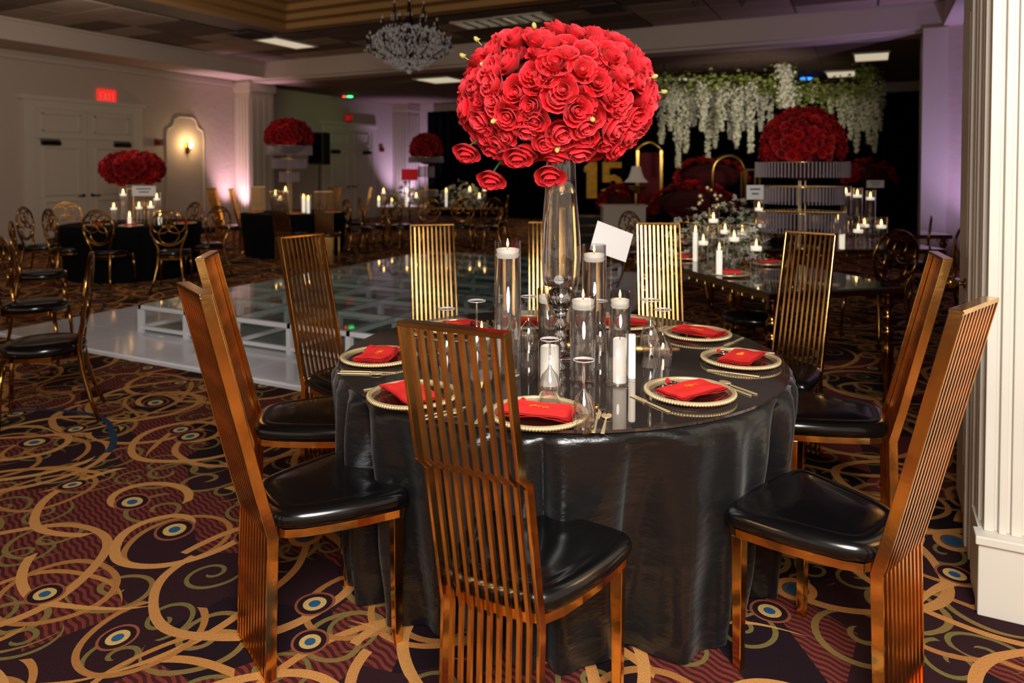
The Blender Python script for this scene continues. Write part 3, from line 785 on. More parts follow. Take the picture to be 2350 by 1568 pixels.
# ------------------------------------------------------------------ roses
def rose_mesh(name, m, seed, lo=False):
    r0 = random.Random(seed); mb = MB()
    layers = [(3, .20, 1.0, 1.5, .0, .00), (4, .38, 1.05, 1.15, .06, .03), (5, .60, 1.0, .95, .16, .08), (6, .86, .82, .84, .30, .16)] if not lo else [(3, .35, .9, 1.5, .05, .05), (5, .9, .65, .9, .3, .2)]
    nu, nv = (5, 5) if not lo else (3, 3)
    for li, (n, Rr, H, wd, curl, dz) in enumerate(layers):
        for k in range(n):
            th = 2 * math.pi * (k + r0.uniform(-.12, .12)) / n + li * .6
            vs = []; fs = []
            rr = Rr * r0.uniform(.92, 1.08); hh = H * r0.uniform(.92, 1.08); tw = r0.uniform(-.12, .12)
            for j in range(nv):
                v = j / (nv - 1)
                for i in range(nu):
                    u = -1 + 2 * i / (nu - 1)
                    a = th + u * wd * (.45 + .55 * math.sin(min(1, v * 1.25) * math.pi / 2)) + tw * v
                    ve = v * (1 - .16 * u * u * v)
                    r_ = rr * (.18 + .82 * math.sin(ve * math.pi / 2) ** .8) * (1 + .10 * u * (1 if k % 2 else -1) * .6) + curl * max(0, ve - .62) ** 1.3 * 1.2
                    z = hh * ve - dz * max(0, ve - .7) * 2.2 + .03 * math.sin(u * 3 + k)
                    vs.append((r_ * math.cos(a), r_ * math.sin(a), z))
            for j in range(nv - 1):
                for i in range(nu - 1): p = j * nu + i; fs.append((p, p + 1, p + nu + 1, p + nu))
            mb.add(vs, fs)
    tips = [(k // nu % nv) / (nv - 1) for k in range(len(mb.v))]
    mb.lathe([(.08, 0), (.16, .5), (.10, .80), (.001, .86)], 8, (0, 0, 0), False)
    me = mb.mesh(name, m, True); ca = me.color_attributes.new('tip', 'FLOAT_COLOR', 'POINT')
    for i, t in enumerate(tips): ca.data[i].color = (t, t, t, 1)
    return me
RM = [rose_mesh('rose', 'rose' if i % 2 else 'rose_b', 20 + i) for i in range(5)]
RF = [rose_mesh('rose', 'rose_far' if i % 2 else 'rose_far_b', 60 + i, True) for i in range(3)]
leafm = MB().add([(0, 0, 0), (.35, .4, .08), (.28, .9, .02), (0, 1.3, -.1), (-.28, .9, .02), (-.35, .4, .08), (0, .6, -.05)], [(0, 1, 6), (1, 2, 6), (2, 3, 6), (3, 4, 6), (4, 5, 6), (5, 0, 6)]).mesh('leaf', 'leaf', True)
def orient(nrm, spin): return (Vector(nrm).to_track_quat('Z', 'Y').to_matrix() @ Matrix.Rotation(spin, 3, 'Z')).to_euler()
def rose_ball(c, rx, rz, n, size, meshes, label, cut=-.80, near=False, seed=3, flat=1.0):
    r0 = random.Random(seed); o = empty('rose_ball', label, 'flower arrangement', c)
    MB().sphere((0, 0, 0), rx * .80, 24, 14, rz / rx).build('flower_core', 'foam_core', o, True)
    g = math.pi * (3 - math.sqrt(5))
    for i in range(n):
        z = 1 - (1 - cut) * (i + .5) / n; t = g * i + r0.uniform(-.12, .12); q = math.sqrt(max(0, 1 - z * z))
        q2 = q ** .9
        nr = Vector((q2 * math.cos(t), q2 * math.sin(t), z)); nr2 = Vector((nr.x / rx, nr.y / rx, nr.z / rz)).normalized()
        s = size * r0.uniform(.82, 1.22); dd_ = r0.uniform(-.10, .02) if near else r0.uniform(-.05, .02)
        p = Vector((nr.x * rx, nr.y * rx, nr.z * rz)) * (1 + dd_) - nr2 * s * .75
        nj = (nr2 + Vector((r0.uniform(-.35, .35), r0.uniform(-.35, .35), r0.uniform(-.2, .3)))).normalized() if near else nr2
        inst('rose', r0.choice(meshes), o, p, orient(nj, r0.uniform(0, 6.28)), s)
    return o
BC = Wd(.185, 2.93, 0)
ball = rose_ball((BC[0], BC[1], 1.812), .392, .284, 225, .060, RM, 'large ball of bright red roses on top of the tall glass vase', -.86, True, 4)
r0 = random.Random(11)
fwd = Vector((-math.sin(TH), math.cos(TH), 0)); rgt = Vector((math.cos(TH), math.sin(TH), 0))
for k in range(34):      # leaves, buds and the loose roses at lower left
    th = r0.uniform(0, 6.28); z = r0.uniform(-.75, .9); q = math.sqrt(1 - z * z); n_ = Vector((q * math.cos(th), q * math.sin(th), z))
    p = Vector((n_.x * .375, n_.y * .375, n_.z * .27))
    if k < 22: inst('leaf', leafm, ball, p, orient((n_ + Vector((r0.uniform(-.6, .6), r0.uniform(-.6, .6), .2))).normalized(), r0.uniform(0, 6)), .035)
budm = MB().sphere((0, 0, 1.0), .30, 8, 6, 1.4).tube([(0, 0, 0), (0, 0, .8)], .06, 5).add([(.4, 0, .7), (0, .4, .7), (0, 0, 1.5)], [(0, 1, 2)]).mesh('bud', 'bud', True)
for (a, z) in ((-.385, .17), (-.33, .235), (.43, .03), (-.10, .25), (.10, -.10), (-.25, -.10), (.36, .07), (-.02, -.2), (-.29, .10)):
    q = 1 - (a / .40) ** 2 - (z / .29) ** 2; dep = -.40 * math.sqrt(max(0, q))
    n_ = (rgt * a + fwd * dep + Vector((0, 0, z * 1.6))).normalized()
    p = rgt * a * .93 + fwd * dep * .93 + Vector((0, 0, z * .93)); inst('bud', budm, ball, p, orient(n_, 0), .034)
for (a, dp, z, s) in ((-.355, -.08, -.19, .060), (-.26, -.10, -.295, .062), (-.04, -.16, -.275, .066), (-.16, -.2, -.21, .06)):
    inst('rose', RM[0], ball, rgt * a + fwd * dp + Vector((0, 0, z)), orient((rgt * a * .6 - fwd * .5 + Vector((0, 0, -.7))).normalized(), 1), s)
    MB().tube([rgt * a * .6 + fwd * dp * .5 + Vector((0, 0, z * .5)), rgt * a + fwd * dp + Vector((0, 0, z))], .004, 5).build('stem', 'leaf', ball)

# tall vase
vz = empty('trumpet_vase', 'tall clear glass vase with a silver ball stem under the big rose ball', 'vase', (BC[0] + .013, BC[1] + .006, TZ))
MB().lathe([(.030, .185), (.050, .205), (.064, .25), (.076, .32), (.082, .40), (.080, .48), (.073, .58), (.066, .66), (.0625, .72), (.060, .80), (.061, .88), (.066, .94)], 40, cap=False).build('glass_body', 'glass', vz, True)
MB().lathe([(.001, .292), (.066, .292), (.0735, .33), (.079, .40), (.077, .48), (.070, .58), (.063, .66), (.0595, .72), (.001, .72)], 40).build('water', 'water', vz, True)
MB().lathe([(.001, .190), (.03, .196), (.050, .214), (.057, .240), (.050, .268), (.03, .284), (.001, .291)], 28).build('silver_ball', 'silver', vz, True)
MB().lathe([(.078, 0), (.078, .006), (.03, .016), (.018, .026), (.030, .042), (.018, .058), (.016, .066), (.032, .084), (.016, .102), (.018, .112), (.032, .132), (.018, .152), (.022, .162), (.030, .188)], 24).build('stem', 'silver', vz, True)
MB().tube([(.0615 * math.cos(i * math.pi / 20), .0615 * math.sin(i * math.pi / 20), .72) for i in range(40)], .0018, 5, closed=True).build('water_line', 'silver', vz)

# ------------------------------------------------------------------ candles and glassware on the near table
flame_me = MB().lathe([(.001, 0), (.0045, .006), (.005, .012), (.003, .022), (.0005, .032)], 8).mesh('flame', 'flame', True)
def cyl(px, d, r_, h, label, fill=None, group=None, z0=None, n=32, stone=False):
    z0 = TZ if z0 is None else z0
    p = atd(px, d, z0); o = empty('cylinder_vase', label, 'vase', p, 0, group)
    MB().lathe([(.001, .002), (r_ - .002, .002), (r_, .006), (r_, h), (r_ - .0022, h), (r_ - .0026, .012), (.001, .010)], n, cap=False).build('glass_wall', 'glass', o, True)
    if fill: smooth_angle(MB().lathe([(.001, .013), (r_ - .004, .013), (r_ - .004, fill), (.001, fill)], n).build('water', 'water', o))
    return p
def floating(p, zw, r_, label, group=None, lit=True):
    o = empty('floating_candle', label, 'candle', (p[0], p[1], p[2] + zw), 0, group)
    MB().lathe([(.001, -.022), (r_ * .62, -.022), (r_ * .92, -.004), (r_, .006), (r_ * .97, .012), (r_ * .8, .014), (.001, .011)], 28).build('wax', 'wax' if lit else 'wax_unlit_glow', o, True)
    MB().tube([(0, 0, .011), (.001, 0, .022)], .0012, 5).build('wick', 'wick', o)
    if lit: inst('flame', flame_me, o, (0, 0, .019), None, 1.0)
def pillar(px, d, r_, h, label, group=None, lit=False, z0=None, nm='pillar_candle'):
    z0 = TZ + .012 if z0 is None else z0
    o = empty(nm, label, 'candle', atd(px, d, z0), 0, group)
    smooth_angle(MB().lathe([(.001, 0), (r_, 0), (r_, h - .004), (r_ * .9, h), (r_ * .4, h - .003), (.001, h - .005)], 24).build('wax', 'wax_unlit_glow', o))
    MB().tube([(0, 0, h - .006), (.001, 0, h + .008)], .0013, 5).build('wick', 'wick', o)
    if lit: inst('flame', flame_me, o, (0, 0, h + .004), None, 1.2)
CG = 'clear glass candle cylinders on the near table'; FG = 'white floating candles on the near table'
p = cyl(1165, 2.66, .049, .500, 'tallest clear glass cylinder on the near table, left of the vase', .455, CG); floating(p, .458, .0435, 'floating white candle in the tallest glass cylinder', FG)
p = cyl(1364, 3.10, .052, .440, 'clear glass cylinder right behind the vase under the white card', .385, CG); floating(p, .388, .046, 'floating white candle under the white card', FG)
p = cyl(1339, 2.58, .047, .315, 'clear glass cylinder front and centre, just right of the vase stem', .280, CG); floating(p, .283, .042, 'floating white candle front and centre beside the vase', FG)
p = cyl(1424, 2.86, .043, .278, 'clear glass cylinder at the right end of the candle group', .230, CG); floating(p, .233, .038, 'floating white candle at the right end of the candle group', FG)
p = cyl(1257, 3.10, .044, .250, 'clear glass cylinder left of the vase stem at the back', .205, CG); floating(p, .208, .039, 'floating white candle beside the vase stem at the back', FG)
p = cyl(1105, 2.95, .050, .135, 'short clear glass cylinder behind the front chair', .085, CG); floating(p, .088, .044, 'low floating white candle left of the tallest cylinder', FG)
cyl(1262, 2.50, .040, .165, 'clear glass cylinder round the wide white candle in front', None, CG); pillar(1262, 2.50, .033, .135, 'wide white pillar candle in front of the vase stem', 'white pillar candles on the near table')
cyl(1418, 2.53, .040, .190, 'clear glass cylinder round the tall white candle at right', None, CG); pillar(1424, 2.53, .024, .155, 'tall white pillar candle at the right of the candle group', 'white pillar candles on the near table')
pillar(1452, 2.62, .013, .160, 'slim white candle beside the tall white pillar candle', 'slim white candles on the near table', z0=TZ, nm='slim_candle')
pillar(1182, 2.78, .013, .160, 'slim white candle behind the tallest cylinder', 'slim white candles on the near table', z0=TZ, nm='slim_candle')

def glass_mesh(kind):
    if kind == 'wine': pr = [(.001, 0), (.033, .001), (.033, .003), (.008, .007), (.004, .015), (.0035, .085), (.008, .098), (.026, .120), (.036, .150), (.037, .175), (.033, .205), (.030, .222)]
    else: pr = [(.001, 0), (.031, .001), (.031, .003), (.009, .008), (.005, .02), (.009, .035), (.005, .05), (.006, .075), (.024, .095), (.035, .125), (.031, .155), (.022, .175), (.025, .20), (.032, .225)]
    return MB().lathe(pr, 28, cap=False).mesh('glass_bowl', 'cut_glass', True)
GW, GH = glass_mesh('wine'), glass_mesh('goblet')
footm = MB().tube([(.032 * math.cos(i * math.pi / 14), .032 * math.sin(i * math.pi / 14), .002) for i in range(28)], .0016, 5, closed=True).mesh('foot_rim', 'crystal_clear', True)
def glass(px, py, me, label, zt=.222, s=1.0, upright=False):
    # (px, py) is where the photograph shows the upturned foot
    P_ = at(px, py, TZ + zt * s) if not upright else at(px, py, TZ)
    o = empty('wine_glass', label, 'glass', (P_[0], P_[1], TZ + (0 if upright else zt * s)), 0, 'glasses on the near table')
    q = inst('bowl_and_stem', me, o, (0, 0, 0), None if upright else (math.pi, 0, 0), s)
    q = inst('foot', footm, o, (0, 0, 0 if upright else -.003), None, s)
glass(1094, 690, GW, 'upside-down wine glass left of the tallest candle cylinder', s=1.1)
glass(1213, 680, GW, 'upside-down wine glass between the tallest cylinder and the vase', s=1.05)
glass(1262, 778, GW, 'upside-down wine glass before the wide white candle', s=.98)
glass(1340, 825, GW, 'upside-down wine glass in front of the central candle cylinder', s=.95)
glass(1493, 688, GH, 'upside-down curvy goblet, left and taller of the right pair', .225, 1.15)
glass(1521, 710, GW, 'upside-down wine glass, right and lower of the right pair', s=1.02)
glass(1025, 708, GW, 'upside-down wine glass at back left by the slat chair', s=1.0)
glass(1377, 690, GW, 'upside-down wine glass behind the candles right of the vase', s=1.0)

# place settings
BR = .148
beadm = MB().sphere((0, 0, 0), .0052, 6, 4).mesh('bead', 'gold_bright', True)
def setting(px, py, rot, label, tall=1.0, seed=1, slump=False, cut=True, clab=None):
    P_ = at(px, py, TZ); rz = face(rot)
    o = empty('charger_plate', 'gold-beaded charger plate, ' + label, 'plate', (P_[0], P_[1], TZ), rz, 'gold-rimmed chargers')
    MB().lathe([(.001, .003), (.10, .003), (.115, .006), (.142, .013), (.142, .016), (.113, .009), (.10, .006), (.001, .006)], 48).build('glass_disc', 'plate_glass', o, True)
    bm = MB()
    for i in range(96):
        a = 2 * math.pi * i / 96; bm.sphere((BR * math.cos(a), BR * math.sin(a), .016), .0066, 6, 4)
    bm.build('beaded_rim', 'gold_bright', o, True)
    MB().tube([(.143 * math.cos(i * math.pi / 30), .143 * math.sin(i * math.pi / 30), .0165) for i in range(60)], .0075, 6, closed=True).build('inner_rim', 'gold_bright', o, True)
    # napkin: a folded stack with soft waves
    r0 = random.Random(seed); nn = empty('folded_napkin', 'red monogrammed napkin, ' + label, 'napkin', (P_[0], P_[1], TZ + .018), rz + r0.uniform(-.15, .15), 'red napkins')
    W_, D_ = .225, .125; nu, nv = 14, 8
    for layer in range(3):
        vs = []; fs = []; z0 = layer * .0042; ox, oy = r0.uniform(-.006, .006), -layer * .004
        for top in (0, 1):
            for j in range(nv + 1):
                for i in range(nu + 1):
                    u, v_ = i / nu - .5, j / nv - .5
                    e = 1 - max(abs(u) * 2, 0) ** 8
                    wv = .0022 * math.sin(u * 9 + layer * 1.7 + seed) + .0018 * math.sin(v_ * 11 + seed * 2)
                    e2 = 1 - (abs(v_) * 2) ** 8
                    z = z0 + wv + (.0045 if top else 0) * (.35 + .65 * min(e, e2)) + (.010 * max(0, abs(u) * 2 - .6) if slump and layer == 2 else 0)
                    vs.append((u * W_ + ox + .006 * v_ * math.sin(seed), v_ * D_ + oy + .006 * math.sin(u * 6 + seed), z))
        q = (nu + 1) * (nv + 1)
        for top in (0, 1):
            for j in range(nv):
                for i in range(nu):
                    a = top * q + j * (nu + 1) + i; fc = (a, a + 1, a + nu + 2, a + nu + 1); fs.append(fc if top else fc[::-1])
        ed = [(i) for i in range(nu)] 
        for i in range(nu):
            fs.append((i, q + i, q + i + 1, i + 1)); b_ = nv * (nu + 1) + i; fs.append((b_ + 1, q + b_ + 1, q + b_, b_))
        for j in range(nv):
            a = j * (nu + 1); fs.append((a + nu + 1, q + a + nu + 1, q + a, a)); a += nu; fs.append((a, q + a, q + a + nu + 1, a + nu + 1))
        MB().add(vs, fs).build('fold', 'napkin', nn, True)
    zm = 3 * .0042 + .0035
    MB().tube([(-.025, -.008, zm), (-.012, .014, zm), (0, -.010, zm), (.006, .012, zm), (.014, -.006, zm), (.028, .006, zm), (.03, -.008, zm)], .0013, 5).tube([(-.03, .0, zm), (-.005, .004, zm), (.035, -.002, zm)], .001, 5).build('monogram', 'thread_gold', nn)
    fx = math.cos(rz), math.sin(rz)
    if cut:
        for nm, k, off in (('fork', 0, .175), ('knife', 1, -.178), ('spoon', 2, -.205)):
            c = empty(nm, 'gold %s, %s' % (nm, label), 'cutlery', (P_[0] - off * math.cos(rz), P_[1] - off * math.sin(rz), TZ + .001), rz, 'gold cutlery')
            MB().add([(-.006, -.10, 0), (.006, -.10, 0), (.003, .02, 0), (-.003, .02, 0), (-.005, -.10, .003), (.005, -.10, .003), (.002, .02, .003), (-.002, .02, .003)], [(0, 3, 2, 1), (4, 5, 6, 7), (0, 1, 5, 4), (1, 2, 6, 5), (2, 3, 7, 6), (3, 0, 4, 7)]).build('handle', 'gold_bright', c)
            if nm == 'fork':
                m_ = MB().b2((-.010, .02, 0), (.010, .05, .002))
                for t in range(4): m_.b2((-.010 + t * .0056, .05, 0), (-.007 + t * .0056, .09, .002))
                m_.build('tines', 'gold_bright', c)
            elif nm == 'knife': MB().add([(-.004, .02, 0), (.008, .025, 0), (.009, .08, 0), (-.003, .11, 0), (-.004, .02, .002), (.008, .025, .001), (.009, .08, .001), (-.003, .11, .002)], [(0, 3, 2, 1), (4, 5, 6, 7), (0, 1, 5, 4), (1, 2, 6, 5), (2, 3, 7, 6), (3, 0, 4, 7)]).build('blade', 'gold_bright', c)
            else:
                mm = MB().sphere((0, 0, 0), .017, 14, 8, .2); mm.v = [(x, y * 1.5 + .045, z + .004) for x, y, z in mm.v]; mm.build('bowl', 'gold_bright', c, True)
    rg = empty('napkin_ring', 'jewelled napkin ring, ' + label, 'napkin ring', (P_[0] + .06 * fwd.x - .05 * rgt.x, P_[1] + .06 * fwd.y - .05 * rgt.y, TZ + .016 + .006), rz, 'jewelled napkin rings')
    MB().tube([(.018 * math.cos(i * math.pi / 8), .018 * math.sin(i * math.pi / 8), 0) for i in range(16)], .006, 6, closed=True).build('band', 'silver', rg, True)
    MB().sphere((.0, .018, .006), .009, 8, 6).build('jewel', 'rose_b', rg, True)
setting(1236, 958, 12, 'at the front of the table behind the near chair', seed=1)
setting(1583, 908, -28, 'at front right of the table', seed=2)
setting(1699, 832, -62, 'at the right side of the table', seed=3)
setting(1600, 772, 220, 'at back right of the table', seed=4, slump=True)
setting(1432, 748, 190, 'at the back of the table behind the candles', seed=5)
setting(1215, 746, 178, 'at the back of the table left of the vase', seed=8)
setting(1046, 757, 160, 'at back left of the table beside the short cylinder', seed=6)
setting(870, 826, 95, 'at the left side of the table', seed=7)
setting(948, 915, 55, 'at front left of the table', seed=9)
for i, (px, py, s) in enumerate(((1368, 940, .011), (1395, 955, .008))):
    P_ = at(px, py, TZ); o = empty('gold_bead_ornament', ('larger' if i == 0 else 'smaller') + ' gold bead ornament right of the front plate', 'ornament', (P_[0], P_[1], TZ))
    MB().sphere((0, 0, s * .8), s, 12, 8, .8).build('bead', 'gold', o, True); MB().lathe([(s * .3, 0), (s * .4, .002), (s * .3, .003)], 8).build('base', 'gold_pale', o)

# white table card on an acrylic stem
def card_stand(px, py, z, wd, ht, al, label, z0, tilt=0., txt=False, printed=None):
    x, dd_, u = ray(px, py); t = (z - HC) / u; c = Wd(x * t, dd_ * t, z)
    o = empty('table_card', label, 'card', (c[0], c[1], z0), face(al))
    MB().tube([(0, .004, .004), (0, .004, z - z0)], .003, 6).build('stem', 'glass', o)
    MB().lathe([(.03, 0), (.03, .004), (.004, .006)], 16, (0, .004, 0)).build('foot', 'glass', o)
    q = MB().box((0, 0, 0), (wd, .002, ht)).build('card', 'paper', o); q.location = (0, 0, z - z0); q.rotation_euler = (0, R(tilt), 0)
    if printed:
        m = MB()
        for (lx, lz, lw) in printed: m.box((lx, -.002, lz), (lw, .001, .012))
        m.build('printed_lines', 'ink', q)
x = card_stand(1404, 555, 1.20, .215, .135, -30, 'blank white table card on a clear stem right of the vase', TZ, 19)

# ------------------------------------------------------------------ crystal tier stands and far rose balls
def tier_stand(p, z0, tiers, zbot, label):
    o = empty('crystal_stand', label, 'flower stand', (p[0], p[1], z0))
    MB().lathe([(.16, 0), (.16, .015), (.02, .03)], 20).build('base', 'gold_pale', o)
    prev = None
    for i in range(3):
        a = R(120 * i + 20); MB().tube([(.035 * math.cos(a), .035 * math.sin(a), .02), (.035 * math.cos(a), .035 * math.sin(a), tiers[0][1] - z0)], .006, 6).build('rod', 'gold_bright', o)
    for (r_, zt, h) in tiers:
        g = MB().lathe([(r_ - .012, -.012), (r_, -.012), (r_, 0), (r_ - .012, 0)], 36, (0, 0, zt - z0), False)
        q = g.build('gold_ring', 'gold_pale', o, True)
        MB().box((0, 0, zt - z0 - .006), (r_ * 2 - .01, .012, .01)).box((0, 0, zt - z0 - .006), (.012, r_ * 2 - .01, .01)).build('cross_brace', 'gold_pale', o)
        n = max(20, int(2 * math.pi * r_ / .034)); m = MB()
        for k in range(n):
            a = 2 * math.pi * k / n; m.lathe([(.008, -h), (.008, -.004)], 5, (r_ * math.cos(a) * .99, r_ * math.sin(a) * .99, zt - z0))
        m.build('crystal_fringe', 'crystal', o)['kind'] = 'stuff'
    return o
pR = Wd(2.82, 7.0)
tier_stand(pR, .768, [(.43, 1.60, .15), (.385, 1.365, .17), (.40, 1.12, .20)], .77, 'gold stand with three wide crystal fringe tiers on the second mirrored table')
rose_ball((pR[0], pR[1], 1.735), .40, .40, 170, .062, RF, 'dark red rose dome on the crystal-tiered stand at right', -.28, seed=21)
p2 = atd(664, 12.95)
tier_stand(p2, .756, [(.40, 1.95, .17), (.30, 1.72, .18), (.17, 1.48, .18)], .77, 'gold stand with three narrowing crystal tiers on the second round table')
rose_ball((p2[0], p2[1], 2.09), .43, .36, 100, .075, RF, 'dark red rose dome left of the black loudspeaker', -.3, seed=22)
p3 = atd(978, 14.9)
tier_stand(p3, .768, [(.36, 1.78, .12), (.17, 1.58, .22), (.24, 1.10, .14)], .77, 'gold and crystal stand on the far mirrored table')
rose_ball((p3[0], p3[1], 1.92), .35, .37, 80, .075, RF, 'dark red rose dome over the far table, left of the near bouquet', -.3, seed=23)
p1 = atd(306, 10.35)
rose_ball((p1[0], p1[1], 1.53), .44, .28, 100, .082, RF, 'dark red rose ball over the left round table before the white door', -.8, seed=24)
vs_ = empty('flower_stand', 'thin gold stand carrying the rose ball on the left round table', 'flower stand', (p1[0], p1[1], .756))
MB().lathe([(.12, 0), (.12, .012), (.012, .02), (.012, .58)], 16).build('pole', 'gold_pale', vs_)
MB().lathe([(.16, .49), (.16, .50)], 20).build('top_plate', 'gold_pale', vs_)
def far_card(px, y0, y1, d, wpx, label, z0, al=0):
    z = HC - ((y0 + y1) / 2 - YH) / FP * d
    p = atd(px, d, z0); o = empty('table_card', label, 'card', p, face(al))
    w_ = wpx / FP * d; h = (y1 - y0) / FP * d
    MB().box((0, 0, z - z0), (w_, .004, h)).build('card', 'paper', o)
    MB().tube([(0, .006, 0), (0, .006, z - z0)], .004, 6).build('stem', 'brass', o)
    MB().box((0, -.003, z - z0 + h * .22), (w_ * .6, .002, h * .1)).box((0, -.003, z - z0 - h * .1), (w_ * .4, .002, h * .1)).build('printed_lines', 'ink', o)
far_card(330, 427, 450, 9.9, 55, 'white printed card under the rose ball of the left round table', .756)
far_card(1733, 425, 458, 6.86, 44, 'white printed card left of the crystal tiers', .77, -15)
far_card(2009, 414, 431, 9.4, 40, 'small white card on the table by the purple wall', .75, 0)

# far candles: cylinders with a lit candle, positions as photographed
fc_glass = MB().lathe([(1, 0), (1, 1)], 14, cap=False).mesh('glass_wall', 'glass', True)
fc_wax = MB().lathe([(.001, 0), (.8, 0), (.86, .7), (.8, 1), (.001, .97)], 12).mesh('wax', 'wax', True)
def far_candle(px, yf, d, z0, r_, label, group, glass_top=.05, solid=False):
    zf = HC - (yf - YH) / FP * d          # flame height
    p = atd(px, d, z0); h = zf - z0 - .03
    g = empty('candle_cylinder', 'glass cylinder holding the ' + label, 'vase', p, 0, group + ', glasses')
    inst('glass_wall', fc_glass, g, (0, 0, 0), None, (r_, r_, h + .03 + glass_top))
    c = empty('far_candle', label, 'candle', (p[0], p[1], z0 + .003 if solid else z0 + h - .03), 0, group)
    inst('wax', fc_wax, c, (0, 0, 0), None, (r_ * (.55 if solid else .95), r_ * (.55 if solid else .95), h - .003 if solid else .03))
    inst('flame', flame_me, c, (0, 0, h if solid else .03), None, 1.5 + max(0, d - 5) * .12)
LT = 'candles on the left round table'
for (px, yf, d, sld, lab) in ((260, 472, 9.9, 0, 'lit candle at the left end of the left round table'), (282, 440, 10.2, 0, 'tallest lit candle left of the printed card'), (318, 470, 9.9, 0, 'lit candle below the printed card, left'),
                              (345, 468, 9.9, 0, 'lit candle below the printed card, right'), (359, 450, 10.2, 0, 'tall lit candle right of the printed card'), (366, 490, 9.95, 1, 'low lit candle seen through the oval chair back'), (296, 492, 9.7, 1, 'low lit candle in the middle of the left table')):
    far_candle(px, yf, d, .756, .05, lab, LT, solid=bool(sld))
L2 = 'candles on the second round table'
for (px, yf, d, sld, lab) in ((632, 442, 12.6, 0, 'lit candle above the left slat chair back at the second table'), (655, 434, 12.7, 0, 'lit candle left of the gold stand at the second table'), (642, 452, 12.4, 0, 'lower lit candle behind the left slat chair back'), (696, 452, 12.5, 1, 'lit candle right of the gold stand, left of two'), (707, 455, 12.5, 1, 'lit candle right of the gold stand, right of two')):
    far_candle(px, yf, d, .756, .055, lab, L2, solid=bool(sld))
L3 = 'candles on the far mirrored table'
for (px, yf, d, sld, lab) in ((880, 438, 14.6, 0, 'lit candle at the left of the far table'), (869, 456, 14.5, 1, 'low lit candle at the left corner of the far table'), (899, 458, 14.5, 1, 'low lit candle left of the far white flowers'), (933, 438, 14.7, 1, 'lit pillar candle among the far white flowers at left'), (955, 448, 14.6, 0, 'lit candle just left of the far gold stand'), (1024, 438, 14.7, 1, 'lit pillar candle right of the far gold stand'), (1078, 434, 14.8, 0, 'lit candle among the far flowers at right'), (1100, 449, 14.6, 0, 'reddish lit candle at the right of the far table'), (1112, 432, 14.8, 0, 'lit candle at the right end of the far table')):
    far_candle(px, yf, d, .768, .05, lab, L3, solid=bool(sld))
LA_ = 'candles on the mirrored table behind the right chairs'
for (px, yf, d, sld, lab) in ((1638, 494, 5.75, 0, 'tall floating candle in the middle of the mirrored table'), (1597, 525, 5.9, 1, 'white pillar candle at the left of the mirrored table'), (1652, 565, 5.1, 1, 'white pillar candle at the front of the mirrored table'), (1686, 536, 5.4, 0, 'floating candle left of the white lilies'),
                              (1665, 520, 5.9, 0, 'lit candle left behind the lilies'), (1704, 522, 5.9, 0, 'lit candle right behind the lilies'), (1737, 556, 5.0, 0, 'floating candle nearest the right slat chair'), (1615, 545, 5.6, 0, 'low lit candle between the pillar candles'), (1742, 470, 7.0, 0, 'lit candle right of the printed card'), (1750, 508, 7.0, 0, 'lit candle beside the crystal tiers at left')):
    far_candle(px, yf, d, .768, .047, lab, LA_, solid=bool(sld))
LB = 'candles on the second mirrored table'
for (px, yf, d, sld, lab) in ((1971, 520, 6.9, 0, 'large floating candle right of the crystal tiers'), (1985, 508, 7.2, 0, 'floating candle behind the large one at right'), (2024, 510, 7.0, 0, 'candle above the full-view oval chair'), (1925, 497, 7.4, 0, 'candle just right of the crystal tiers'), (1942, 437, 8.2, 0, 'high lit candle, leftmost of the row of three at right'), (1968, 441, 8.2, 0, 'high lit candle, middle of the row of three at right'), (1998, 447, 8.2, 0, 'high lit candle, rightmost of the row of three at right'), (1934, 520, 6.8, 1, 'pillar candle beside the crystal tiers at right')):
    far_candle(px, yf, d, .768 if d < 8 else .75, .055, lab, LB, solid=bool(sld))
tt = rect_table(Wd(4.2, 8.8), 0, 1.8, 1.0, 'third mirrored table against the dark opening at right')

# white flower arrangements
def blossoms(c, sx, sy, sz, n, s, label, seed, leaves=True):
    r0 = random.Random(seed); o = empty('white_flowers', label, 'flower arrangement', c)
    m = MB(); l = MB()
    for i in range(n):
        th = r0.uniform(0, 6.28); q = r0.random() ** .5; z = r0.uniform(0, 1)
        p = Vector((sx * q * math.cos(th), sy * q * math.sin(th), sz * z * (1 - .5 * q)))
        rot = Matrix.Rotation(r0.uniform(0, 6.28), 3, 'Z') @ Matrix.Rotation(r0.uniform(0, 1.4), 3, 'X')
        for k in range(5):
            a = k * 1.2566; vs = [(0, 0, 0), (s * math.cos(a - .45) * .7, s * math.sin(a - .45) * .7, .2 * s), (s * math.cos(a), s * math.sin(a), .1 * s), (s * math.cos(a + .45) * .7, s * math.sin(a + .45) * .7, .2 * s)]
            m.add([p + rot @ Vector(v) for v in vs], [(0, 1, 2, 3)])
        if i % 2 == 0:
            p2 = p * 1.05 - Vector((0, 0, .02)); l.add([p2 + rot @ Vector(v) for v in ((0, 0, 0), (s, s * .6, 0), (s * 2.2, 0, .0), (s, -s * .6, 0))], [(0, 1, 2, 3)])
    m.build('blossoms', 'white_petal', o)['kind'] = 'stuff'; l.build('foliage', 'leaf', o)['kind'] = 'stuff'
    MB().lathe([(sx * .3, 0), (sx * .3, .03)], 12).build('tray', 'gold_dark', o)
P_ = atd(1712, 5.75, .77); blossoms(P_, .17, .17, .38, 90, .042, 'white lilies between the candles on the mirrored table', 31)
P_ = atd(1602, 6.15, .77); blossoms(P_, .28, .2, .50, 130, .034, 'white hydrangea cluster at the left end of the mirrored table', 32)
P_ = atd(1690, 7.6, .77); blossoms(P_, .45, .2, .52, 160, .034, 'white flowers behind the candles left of the crystal tiers', 33)
